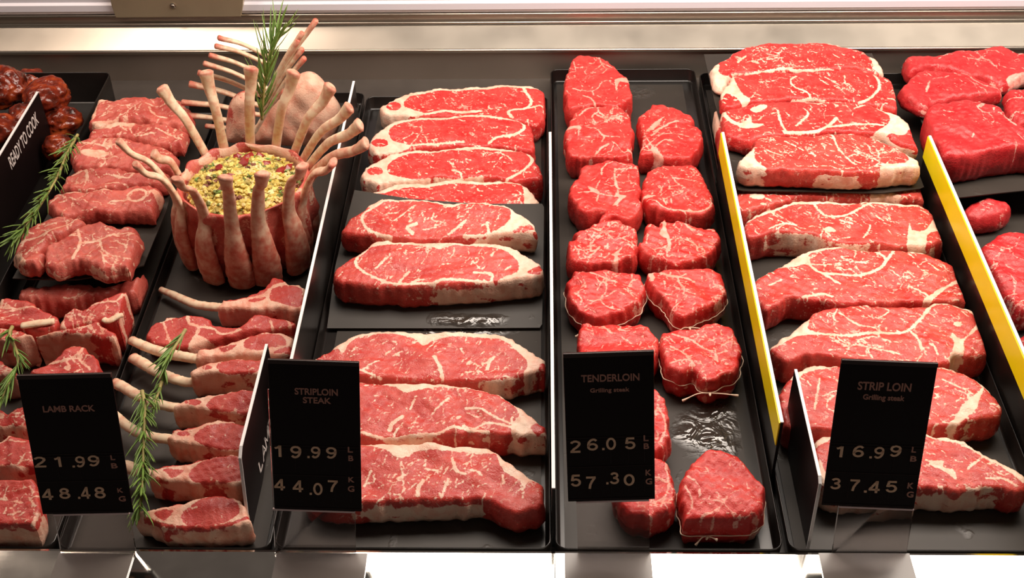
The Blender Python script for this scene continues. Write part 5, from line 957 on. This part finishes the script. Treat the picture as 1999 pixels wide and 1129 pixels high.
ribchop('q', [(250, 560), (275, 480), (320, 425), (400, 400), (430, 365), (520, 360), (640, 352), (740, 345), (850, 375), (880, 420), (1000, 450), (1120, 455), (1200, 380), (1260, 340), (1360, 345), (1480, 360), (1590, 385), (1635, 430), (1612, 470), (1500, 482), (1300, 498), (1180, 528), (1050, 566), (960, 580), (860, 598), (760, 628), (680, 662), (560, 660), (400, 634), (290, 612)], plane(612, 0.039, 688, 0.028, 420),
        'lamb chop lying across the tray without a bare bone, dark red', [('L', 1.8, [(400, 420), (520, 370)]), ('L', 1.8, [(640, 360), (660, 440), (740, 470), (720, 540), (680, 600)]), ('L', 1.5, [(740, 470), (860, 470), (960, 530), (1130, 500)]), ('P', [(640, 660), (700, 560), (760, 540), (860, 590), (1000, 595), (860, 622), (760, 652), (690, 682)]), ('L', 1.3, [(1400, 400), (1420, 470)]), ('L', 1.8, [(1560, 380), (1580, 450)]), ('L', 1.0, [(420, 430), (480, 600)])], 102, fatbase=False, marb=20)
ribchop('q', [(705, 690), (740, 655), (900, 630), (1060, 590), (1200, 540), (1330, 510), (1440, 500), (1560, 520), (1615, 560), (1600, 650), (1580, 715), (1400, 725), (1200, 728), (1000, 735), (860, 745), (740, 760), (700, 745)], plane(646, 0.046, 700, 0.040, 470),
        'lamb rib chop with a long bare bone, third row from the crown roast', [('M', [(1155, 640), (1170, 590), (1240, 555), (1360, 530), (1480, 540), (1540, 580), (1535, 630), (1400, 660), (1280, 682), (1190, 672)]), ('M', [(730, 680), (760, 658), (900, 632), (1060, 590), (1200, 542), (1330, 510), (1440, 502), (1330, 530), (1200, 565), (1060, 610), (900, 650)]), ('M', [(930, 660), (1020, 635), (1100, 632), (1060, 665), (980, 688)]), ('M', [(1420, 700), (1560, 640), (1600, 640), (1580, 700)])], 103, ('q', [(122, 585), (200, 620), (320, 670), (450, 705), (560, 730), (690, 752), (760, 755)], [0.0048, 0.0052, 0.0054, 0.0056, 0.0055, 0.005]), (0.034, 0.034))
ribchop('q', [(655, 880), (700, 840), (780, 800), (880, 770), (1000, 752), (1200, 740), (1380, 748), (1400, 800), (1380, 880), (1300, 900), (1150, 895), (1000, 900), (880, 905), (760, 910), (670, 915)], plane(697, 0.047, 735, 0.042, 440),
        'lamb rib chop behind the upright LAM sign, its fat side smeared pale', [('M', [(905, 835), (930, 795), (1020, 768), (1200, 758), (1340, 768), (1350, 830), (1270, 880), (1120, 890), (960, 888)]), ('O', 822, 842, 50, 22), ('M', [(700, 845), (780, 802), (880, 772), (870, 790), (780, 820)])], 104, ('q', [(135, 745), (230, 800), (340, 865), (450, 915), (560, 955), (660, 975), (740, 970)], [0.0056, 0.0058, 0.0056, 0.0054, 0.0052, 0.005]), (0.028, 0.026))
ribchop('c', [(950, 180), (1000, 140), (1100, 116), (1240, 96), (1380, 86), (1440, 110), (1430, 200), (1380, 222), (1250, 216), (1100, 192), (1000, 192), (960, 196)], plane(763, 0.046, 806, 0.041, 420),
        'lamb rib chop fourth from the front, its bone reaching the lamb rack price card', [('M', [(1140, 170), (1170, 132), (1260, 107), (1380, 96), (1420, 130), (1380, 212), (1240, 204), (1160, 190)]), ('O', 1065, 155, 46, 18), ('M', [(985, 150), (1100, 117), (1240, 97), (1100, 126), (1010, 148)])], 105, ('c', [(632, 50), (690, 80), (760, 120), (850, 160), (950, 185), (1010, 190)], [0.0056, 0.0056, 0.0054, 0.0052, 0.0050, 0.005]), (0.030, 0.028))
ribchop('c', [(918, 355), (935, 330), (960, 300), (1080, 286), (1180, 256), (1240, 250), (1310, 262), (1380, 290), (1370, 400), (1320, 425), (1200, 420), (1080, 395), (960, 375)], plane(818, 0.045, 880, 0.040, 400),
        'lamb rib chop third from the front, next to the rosemary stem', [('M', [(1070, 350), (1120, 302), (1220, 277), (1330, 275), (1370, 330), (1320, 412), (1180, 405), (1100, 382)]), ('O', 1015, 330, 36, 15), ('M', [(945, 322), (965, 302), (1080, 288), (1200, 256), (1080, 300), (985, 314)])], 106, ('c', [(600, 200), (670, 262), (750, 318), (840, 348), (930, 362), (990, 365)], [0.0050, 0.0050, 0.0050, 0.0050, 0.0050, 0.005]), (0.030, 0.028))
ribchop('c', [(812, 560), (850, 512), (1000, 490), (1120, 465), (1240, 440), (1330, 450), (1380, 520), (1370, 600), (1300, 620), (1200, 612), (1050, 606), (920, 602), (830, 592)], plane(885, 0.045, 946, 0.039, 390),
        'lamb rib chop second from the front', [('M', [(1040, 560), (1070, 512), (1160, 472), (1280, 450), (1350, 500), (1345, 585), (1200, 605), (1080, 595)]), ('M', [(905, 530), (1010, 535), (960, 582), (930, 560)]), ('M', [(850, 520), (1000, 492), (1120, 466), (1220, 446), (1120, 480), (1000, 505), (880, 528)]), ('R', 0.9, [(860, 580), (960, 610), (1100, 612)])], 107, ('c', [(600, 490), (680, 510), (760, 535), (830, 562), (900, 575)], [0.0062, 0.0062, 0.0058, 0.0054, 0.005]), (0.028, 0.026))
ribchop('c', [(742, 775), (760, 752), (860, 735), (1000, 710), (1130, 670), (1240, 655), (1330, 695), (1375, 760), (1392, 815), (1330, 845), (1150, 860), (1000, 862), (900, 850), (800, 805)], plane(961, 0.046, 1036, 0.039, 380),
        'foremost lamb rib chop, largest eye of meat', [('M', [(1000, 790), (1040, 742), (1120, 692), (1230, 665), (1300, 700), (1322, 760), (1240, 822), (1100, 848), (1030, 832)]), ('M', [(850, 770), (900, 755), (958, 762), (940, 795), (890, 808)]), ('R', 2.0, [(800, 790), (900, 832), (1000, 848), (1160, 850), (1290, 822), (1370, 790)]), ('M', [(780, 752), (860, 736), (1000, 711), (1130, 672), (1000, 725), (860, 748)])], 108, marb=16, sidefat=[(720, 1420)])

# ------------------------------------------------------------------ crown roast of lamb with stuffing
CC = np.array([-0.374, 1.268]); RZ = 0.106
crown = empty('crown_roast', (CC[0], CC[1], LB), 'crown roast of lamb, a ring of upright rib bones around yellow herb stuffing', 'lamb roast')
cl = np.array(crown.location)
RIBS = [  # base pixel on the rim, tip pixel, tip height, width, redness (raised on front ribs as painted backlit shade)
    ((385, 292), (316, 172), 0.200, 1.00, 0.10), ((432, 282), (402, 142), 0.215, 1.15, 0.05), ((490, 276), (490, 134), 0.218, 1.15, 0.05), ((545, 281), (573, 142), 0.214, 1.2, 0.05),
    ((592, 290), (645, 170), 0.205, 1.2, 0.10), ((614, 303), (682, 210), 0.198, 1.0, 0.12), ((630, 318), (702, 244), 0.192, 1.1, 0.15), ((636, 342), (714, 280), 0.185, 1.0, 0.65),
    ((608, 385), (650, 318), 0.175, 1.0, 0.55), ((570, 412), (590, 325), 0.178, 1.25, 0.60), ((506, 436), (512, 340), 0.182, 1.25, 0.50), ((452, 436), (440, 347), 0.180, 1.15, 0.45), ((400, 424), (345, 350), 0.178, 1.05, 0.40),
    ((352, 400), (266, 322), 0.180, 0.95, 0.15), ((341, 385), (232, 276), 0.190, 0.95, 0.12), ((348, 345), (300, 300), 0.150, 0.8, 0.5)]
bases = [P(*b, RZ) for b, *_ in RIBS]
ang = [math.atan2(b[1] - CC[1], b[0] - CC[0]) for b in bases]
def rprof(z):
    return float(np.interp(z, [0, 0.012, 0.03, 0.055, 0.08, 0.100, 0.108], [0.072, 0.083, 0.089, 0.090, 0.086, 0.085, 0.082]))
NA, zs = 180, [0, 0.004, 0.012, 0.022, 0.032, 0.043, 0.055, 0.067, 0.080, 0.090, 0.098, 0.103, 0.106]
V = []; A = []; F = []
rg = np.random.default_rng(5)
qa = np.c_[np.linspace(0, 0.55, NA, endpoint=False), np.zeros(NA)]
def peak(th): return max(math.exp(-((math.atan2(math.sin(th - a), math.cos(th - a)) / 0.15) ** 2)) for a in ang)
pk = np.array([peak(2 * math.pi * i / NA) for i in range(NA)])
for z in zs:
    fade = float(np.interp(z, [0, 0.01, 0.05, 0.09, 0.108], [0.9, 1.2, 1.0, 0.6, 0.25]))
    wv = wave(np.c_[np.linspace(0, 0.55, NA, endpoint=False), np.full(NA, z)], np.random.default_rng(8), 0.0016, 0.03)
    for i in range(NA):
        th = 2 * math.pi * i / NA; r = rprof(z) + fade * (0.009 * pk[i] - 0.012) + wv[i]
        r = min(r, (-0.271 - CC[0]) / max(0.05, math.cos(th))) if math.cos(th) > 0.2 else r
        V.append((r * math.cos(th), r * math.sin(th), z)); A.append(np.clip(2.6 - 2.6 * pk[i] + wv[i] * 900, -2, 6))
for (rr, z) in ((0.0795, 0.1085), (0.0765, 0.1080), (0.0745, 0.097), (0.0745, 0.080)):
    wv = wave(np.c_[np.linspace(0, 0.5, NA, endpoint=False), np.full(NA, z)], np.random.default_rng(9), 0.0016, 0.03)
    for i in range(NA):
        th = 2 * math.pi * i / NA; V.append(((rr + wv[i]) * math.cos(th), (rr + wv[i]) * math.sin(th), z + wv[i])); A.append(np.clip(0.3 - 1.6 * math.sin(th) + wv[i] * 1500, -4, 6))
nr = len(zs) + 4
for k in range(nr - 1): F += [(k * NA + i, k * NA + (i + 1) % NA, (k + 1) * NA + (i + 1) % NA, (k + 1) * NA + i) for i in range(NA)]
F.append(tuple(range(NA - 1, -1, -1))); F.append(tuple((nr - 1) * NA + i for i in range(NA)))
mesh_obj('meat_ring', V, F, M_LAMB, crown, attrs={'fatd': A})
for i, (b, tp, tz, wd_, red) in enumerate(RIBS):
    th = ang[i]; tip = P(*tp, tz); b3 = bases[i]; dr = np.array([math.cos(th), math.sin(th), 0])
    front = b[1] > 372
    rim = np.array([CC[0], CC[1], 0]) + dr * min(rprof(RZ) + 0.002, np.linalg.norm(b3[:2] - CC)); rim[2] = RZ
    v = tip - rim
    mid = rim + v * 0.5 - dr * 0.006 - np.array([0, 0, 0.0]) + np.array([0, 0, 0.006])
    low = []
    c3 = np.array([CC[0], CC[1], 0])
    if b[1] > 340 and i != 15:
        low = [c3 + dr * 0.086 + np.array([0, 0, 0.014]), c3 + dr * 0.090 + np.array([0, 0, 0.045]), c3 + dr * 0.0885 + np.array([0, 0, 0.078])]
        if rim[0] > -0.300: low = [p - np.array([0.012, 0, 0]) for p in low]
        rad = [0.0160, 0.0165, 0.0148, 0.0118, 0.0092, 0.0078, 0.0066, 0.0064, 0.0070, 0.0088]
    else:
        low = [c3 + dr * 0.080 + np.array([0, 0, 0.094])]
        rad = [0.0060, 0.0060, 0.0058, 0.0058, 0.0062, 0.0070, 0.0088]
    pts = [np.array(p) for p in low] + [rim, mid, rim + v * 0.78, tip]
    p = cr_open(pts, 6); n = len(p); rr = np.interp(np.linspace(0, 1, n), np.linspace(0, 1, len(rad)), rad) * (0.55 + 0.45 * wd_)
    vv, ff, tt = tube([q - cl for q in p], rr, 14, 0.58, up=tuple(dr + np.array([0, 0, 0.01])), rough=0.10, seed=i + 50)
    kk = len(low) / (len(pts) - 1)
    redv = [max(red * (0.75 if t > kk else 1.0), (0.80 if b[1] > 340 else 0.3) * max(0, min(1, (kk + 0.05 - t) / 0.25)), 0.65 * max(0, (t - 0.95) / 0.05)) for t in tt]
    o = mesh_obj('rib_bone', vv, ff, M_BONE, crown, attrs={'red': redv})
    if red > 0.4: o['label'] = 'reddish rib bone, its backlit shade painted in'
# stuffing: a mound of crumbs inside the ring
sr = random.Random(4); mb = MB(); mats_idx = []
def dome(r): return 0.0995 + 0.022 * max(0, 1 - (r / 0.071) ** 2)
NR, NT = 14, 48
v = []; f = []
for j in range(NR + 1):
    r = 0.0690 * (1 - j / NR)
    for i in range(NT): th = 2 * math.pi * i / NT; v.append((r * math.cos(th), r * math.sin(th), dome(r) - LB + 0.002 * mnoise.noise(Vector((r * math.cos(th) * 90, r * math.sin(th) * 90, 2)))))
for j in range(NR): f += [(j * NT + i, j * NT + (i + 1) % NT, (j + 1) * NT + (i + 1) % NT, (j + 1) * NT + i) for i in range(NT)]
bot = len(v); v += [(0.064 * math.cos(2 * math.pi * i / NT), 0.064 * math.sin(2 * math.pi * i / NT), 0.0805) for i in range(NT)]
f += [(bot + i, bot + (i + 1) % NT, (i + 1) % NT, i) for i in range(NT)] + [tuple(bot + i for i in range(NT - 1, -1, -1))]
mb.add(v, f); mats_idx += [0] * len(f)
OCT = [(1, 0, 0), (-1, 0, 0), (0, 1, 0), (0, -1, 0), (0, 0, 1), (0, 0, -1)]
OF = [(0, 2, 4), (2, 1, 4), (1, 3, 4), (3, 0, 4), (2, 0, 5), (1, 2, 5), (3, 1, 5), (0, 3, 5)]
def icrumb(c, s, stretch=1.0):
    bmx = bmesh.new(); bmesh.ops.create_icosphere(bmx, subdivisions=1, radius=1)
    a = sr.uniform(0, 6.28); ca, sa = math.cos(a), math.sin(a); vs = []
    for q in bmx.verts:
        k = s * (1 + sr.uniform(-0.3, 0.3)); x, y, z = q.co.x * k * stretch, q.co.y * k, q.co.z * k * 0.8
        vs.append((c[0] + x * ca - y * sa, c[1] + x * sa + y * ca, c[2] + z))
    fs = [tuple(q.index for q in fc.verts) for fc in bmx.faces]; bmx.free(); return vs, fs
for _ in range(1300):
    r = 0.0685 * math.sqrt(sr.random()); th = sr.uniform(0, 6.283)
    vs, fs = icrumb((r * math.cos(th), r * math.sin(th), dome(r) - LB + sr.uniform(-0.001, 0.0022)), sr.uniform(0.0013, 0.0042), sr.uniform(1, 1.4)); mb.add(vs, fs); mats_idx += [0] * len(fs)
for (px, py) in ((476, 318), (463, 304), (520, 322), (486, 305), (545, 330), (430, 330), (505, 300), (450, 352), (560, 318), (478, 325)):
    q = P(px, py, 0.118); r = math.hypot(q[0] - CC[0], q[1] - CC[1]); vs, fs = icrumb((q[0] - CC[0], q[1] - CC[1], dome(min(r, 0.062)) - LB + 0.0015), 0.0062, 1.4); mb.add(vs, fs); mats_idx += [1] * len(fs)
for k in range(26):
    r = 0.062 * math.sqrt(sr.random()); th = sr.uniform(0, 6.283); vs, fs = icrumb((r * math.cos(th), r * math.sin(th), dome(r) - LB + 0.0015), 0.0022, 3.2); mb.add(vs, fs); mats_idx += [2] * len(fs)
st = mesh_obj('herb_stuffing', mb.v, mb.f, [M_STUFF, M_BERRY, M_LEAF], None, (CC[0], CC[1], LB + 0.0015), smooth=False)
st.data.polygons.foreach_set('material_index', mats_idx); st.data.update()
tag(st, 'yellow crumbly herb stuffing with cranberries, heaped inside the crown roast', 'stuffing', kind='stuff')

# ------------------------------------------------------------------ two racks of lamb standing behind it, bones interlocked
def vslab(name, pts, y, lean, depth, mat, parent, seed, bias=-0.5):
    """a thick upright slab; its face outline taken where the rays meet the upright plane y (leaning back by lean per metre of height)"""
    rg = np.random.default_rng(seed); n_ = np.array([0, -1, lean]); n_ = n_ / np.linalg.norm(n_); p0 = np.array([0, y, 0.0])
    raw = [hit_plane(px, py, p0, n_) for px, py in pts]
    ux = np.array([1.0, 0, 0]); uy = np.cross(n_, ux); uy = uy / np.linalg.norm(uy); uy = uy if uy[2] > 0 else -uy
    out = resample(cr_closed([((q - p0).dot(ux), (q - p0).dot(uy)) for q in raw], 6), 0.003); n = len(out)
    if (out[:, 0] * np.roll(out[:, 1], -1) - np.roll(out[:, 0], -1) * out[:, 1]).sum() < 0: out = out[::-1].copy()
    nm = np.roll(out, -1, 0) - np.roll(out, 1, 0); nm = np.c_[nm[:, 1], -nm[:, 0]]; nm /= np.linalg.norm(nm, axis=1)[:, None]
    lo, hi = out.min(0), out.max(0); gx, gy = np.meshgrid(np.arange(lo[0], hi[0], 0.003), np.arange(lo[1], hi[1], 0.003)); g = np.c_[gx.ravel(), gy.ravel()]
    sd = sdf(g, out); g = g[sd < -0.002]; dg = -sd[sd < -0.002]
    res = delaunay_2d_cdt([Vector(p) for p in np.vstack([out, g])], [(i, (i + 1) % n) for i in range(n)], [], 1, 1e-7)
    tv = np.array([tuple(q) for q in res[0]]); dd = np.r_[np.zeros(n), dg]; idx = np.array([o[0] if len(o) else 0 for o in res[3]]); D = dd[idx]
    hgt = 0.014 * (1 - np.exp(-D / 0.010)) + wave(tv, rg, 0.0016, 0.035); imap = {int(o): j for j, o in enumerate(idx)}
    w3 = lambda a, h: p0 + a[:, :1] * ux + a[:, 1:2] * uy + np.asarray(h)[:, None] * n_
    V = [w3(tv, hgt)]; F = [tuple(t) for t in res[2]]; A = [np.clip(bias + wave(tv, rg, 0.9, 0.03), -6, 5)]
    prev = [imap[i] for i in range(n)]; cnt = len(tv)
    for k, (off, dp) in enumerate(((0.002, -0.25), (0.003, -0.5), (0.001, -0.8), (-0.006, -1.0))):
        q = out + nm * off; V.append(w3(q, np.full(n, depth * dp))); A.append(np.clip(bias + 0.5 + wave(q, rg, 1.2, 0.02), -6, 5)); cur = list(range(cnt, cnt + n)); cnt += n
        F += [(prev[i], cur[i], cur[(i + 1) % n], prev[(i + 1) % n]) for i in range(n)]; prev = cur
    F.append(tuple(prev[::-1])); V = np.vstack(V) - np.array(parent.location)
    return mesh_obj(name, V, F, mat, parent, attrs={'fatd': np.concatenate(A)})
def rack(label, loc, slab, y, lean, depth, bones, seed, bias):
    e = empty('rack_of_lamb', loc, label, 'lamb roast', 'racks of lamb with interlocked bones')
    vslab('meat_slab', slab, y, lean, depth, M_LAMB, e, seed, bias)
    for k, (a, b, ya, yb2, w) in enumerate(bones):
        p = atY(*a, ya); q = atY(*b, yb2); mid = (p + q) / 2 + np.array([0, 0, 0.004]); q2 = q + (q - p) / np.linalg.norm(q - p) * 0.012
        bone([q2, q, mid, p], [0.0045, 0.0045, 0.0040 * w, 0.0052 * w], e, 'rib_bone', 0.7, (0.2, 0.85), seed + k)
    return e
rack('rack of lamb with a broad pale fat side, its bones pointing left', (-0.315, 1.47, LB), [(500, 280), (503, 255), (518, 222), (545, 190), (575, 160), (598, 150), (620, 162), (644, 195), (660, 225), (652, 262), (636, 282), (560, 284)], 1.468, 0.25, 0.030, M_LAMB and [
     ((427, 74), (520, 108), 1.50, 1.52, 1.0), ((421, 90), (515, 122), 1.495, 1.515, 1.0), ((410, 108), (510, 146), 1.49, 1.51, 1.0), ((399, 124), (505, 166), 1.485, 1.505, 1.0), ((388, 142), (500, 182), 1.495, 1.51, 1.1),
     ((371, 164), (498, 203), 1.49, 1.505, 1.2), ((356, 200), (495, 222), 1.488, 1.50, 1.1), ((362, 225), (495, 248), 1.486, 1.498, 1.1), ((402, 246), (500, 266), 1.484, 1.488, 0.9)], 200, -2.4)
rack('rack of lamb half hidden by rosemary, its bones pointing up to the right', (-0.390, 1.47, LB), [(442, 262), (447, 215), (462, 192), (482, 188), (490, 215), (490, 262), (485, 278), (450, 278)], 1.440, 0.2, 0.022, [
     ((617, 40), (530, 175), 1.462, 1.446, 1.05), ((590, 64), (528, 170), 1.458, 1.445, 1.0), ((582, 78), (520, 190), 1.455, 1.444, 1.0), ((590, 96), (518, 205), 1.452, 1.443, 1.0), ((594, 114), (520, 215), 1.448, 1.442, 1.1), ((553, 178), (503, 248), 1.444, 1.440, 1.0)], 220, -0.8)

# ------------------------------------------------------------------ rosemary
def rosemary(pts3, needles, nl, label, seed, r=0.0013, spread=1.0, group='loose rosemary sprigs', tipfree=0.0):
    rg = random.Random(seed); p = cr_open([np.array(q) for q in pts3], 10); n = len(p)
    loc = np.array([p[0][0], p[0][1], min(q[2] for q in p)])
    e = empty('rosemary_sprig', loc, label, 'herb', group)
    v, f, _ = tube([q - loc for q in p], [r * (1.25 - 0.75 * i / n) for i in range(n)], 7); m = MB(); m.add(v, f); m.obj('stem', M_STEM, e, smooth=True)
    m = MB()
    for k in range(needles):
        t = (tipfree + (1 - tipfree) * (k + rg.random()) / needles) * (n - 1.001); i = int(t); base = p[i] + (p[i + 1] - p[i]) * (t - i)
        d = p[min(i + 1, n - 1)] - p[max(i - 1, 0)]; d /= np.linalg.norm(d)
        th = rg.uniform(0, 6.283); s = np.cross(d, [0.1, 0.2, 1.0]); s /= np.linalg.norm(s); u = np.cross(s, d)
        out = s * math.cos(th) + u * (0.75 * math.sin(th) + 0.25)
        sp = rg.uniform(0.45, 1.0) * spread; dr = d * math.cos(sp) + out * math.sin(sp)
        L_ = nl * rg.uniform(0.55, 1.15); w = rg.uniform(0.0012, 0.0018); sd = np.cross(dr, out); sd /= np.linalg.norm(sd) + 1e-9
        nrm = np.cross(sd, dr); bend = d * 0.25 * L_ - out * 0.06 * L_
        vs = []
        for tt, ww in ((0, 0.5), (0.25, 1.0), (0.6, 1.0), (0.88, 0.6), (1.0, 0.08)):
            c = base + dr * L_ * tt + bend * tt * tt - loc
            vs += [c - sd * w * ww, c + nrm * w * 0.5 * ww, c + sd * w * ww, c - nrm * w * 0.45 * ww]
        fs = []
        for a in range(4):
            for b in range(4): fs.append((a * 4 + b, a * 4 + (b + 1) % 4, a * 4 + 4 + (b + 1) % 4, a * 4 + 4 + b))
        fs += [(3, 2, 1, 0), (16, 17, 18, 19)]; m.add(vs, fs)
    m.obj('leaves', M_LEAF, e, smooth=True)
    return e
P3 = lambda crop, pts, zs: [P(*q, z) for q, z in zip(px_of(crop, pts), zs)]
rosemary(P3('n', [(372, 400), (325, 485), (275, 600), (205, 720), (130, 830), (60, 905)], (0.105, 0.104, 0.104, 0.104, 0.100, 0.094)), 110, 0.026, 'thick green rosemary sprig along the left edge of the lamb shoulder chops', 1, 0.0016)
rosemary(P3('q', [(622, 488), (560, 590), (490, 700), (440, 800), (428, 868)], (0.064, 0.062, 0.062, 0.058, 0.054)), 30, 0.026, 'pale rosemary sprig across the bare bones of the rib chops', 2, 0.0018, 0.7)
rosemary(P3('c', [(785, 95), (800, 180), (798, 300), (793, 420), (790, 520), (782, 640), (770, 740)], (0.058, 0.056, 0.052, 0.048, 0.046, 0.046, 0.046)), 110, 0.028, 'long rosemary sprig hanging down over the front rib chop bones', 3, 0.0019, 0.9)
rosemary(P3('c', [(893, 45), (872, 110), (850, 190)], (0.046, 0.046, 0.046)), 14, 0.020, 'short rosemary piece beside the top of the long hanging sprig', 4, 0.0018, 0.8)
rosemary(P3('p', [(150, 490), (115, 590), (190, 760), (230, 900), (180, 1040), (110, 1180), (0, 1420)], (0.070, 0.072, 0.074, 0.074, 0.070, 0.068, 0.064)), 46, 0.032, 'thin rosemary sprig over the loin chops left of the lamb rack price card', 5, 0.0018, 0.65)
rosemary([atY(*q, y) for q, y in zip(px_of('m', [(690, 860), (700, 700), (715, 560), (735, 420), (765, 290), (820, 170)]), (1.402, 1.402, 1.405, 1.412, 1.42, 1.43))], 80, 0.044, 'rosemary sprig standing between the interlocked racks of lamb', 6, 0.0018, 0.95)

# ------------------------------------------------------------------ marinated meat, far left corner
def blob(px, py, z, r, sx, label, seed):
    c = P(px, py, z); bm = bmesh.new(); bmesh.ops.create_icosphere(bm, subdivisions=5, radius=1.0); rg = random.Random(seed); a = rg.uniform(0, 3.14)
    o3 = Vector((seed * 3.1, seed * 1.7, 0))
    for v in bm.verts:
        k = 1 + 0.22 * mnoise.noise(v.co * 1.3 + o3) + 0.10 * mnoise.noise(v.co * 3.2 + o3) + 0.04 * mnoise.noise(v.co * 8 + o3)
        q = v.co * k * r; x, y = q.x * sx, q.y / math.sqrt(sx); v.co = Vector((x * math.cos(a) - y * math.sin(a), x * math.sin(a) + y * math.cos(a), q.z * 0.85))
    me = bpy.data.meshes.new('marinated_meat'); bm.to_mesh(me); bm.free(); me.polygons.foreach_set('use_smooth', [True] * len(me.polygons)); me.materials.append(M_GLAZE)
    o = bpy.data.objects.new('marinated_meat', me); COL.objects.link(o); o.location = c
    return tag(o, label, 'meat', 'dark marinated meat pieces')
for k, (px, py, z, r, sx, lab) in enumerate((
    (8, 172, 0.060, 0.036, 1.0, 'glossy round marinated piece at the far left edge, largest of its pile'),
    (92, 190, 0.062, 0.031, 1.1, 'glossy marinated piece against the back of its tray, beside the round one'),
    (48, 238, 0.050, 0.028, 1.1, 'marinated piece just left of the READY TO COOK sign tip, lower in the pile'),
    (122, 238, 0.036, 0.026, 0.9, 'marinated piece right of the READY TO COOK sign, near its far end'),
    (118, 292, 0.034, 0.025, 0.9, 'marinated piece by the tray wall beside the words READY TO COOK'),
    (5, 258, 0.050, 0.030, 1.1, 'marinated piece at the left edge above the slanting READY TO COOK sign'),
    (60, 165, 0.030, 0.026, 1.0, 'small marinated piece in the gap behind the others in the corner'))):
    blob(px, py, z, r, sx, lab, k + 3)
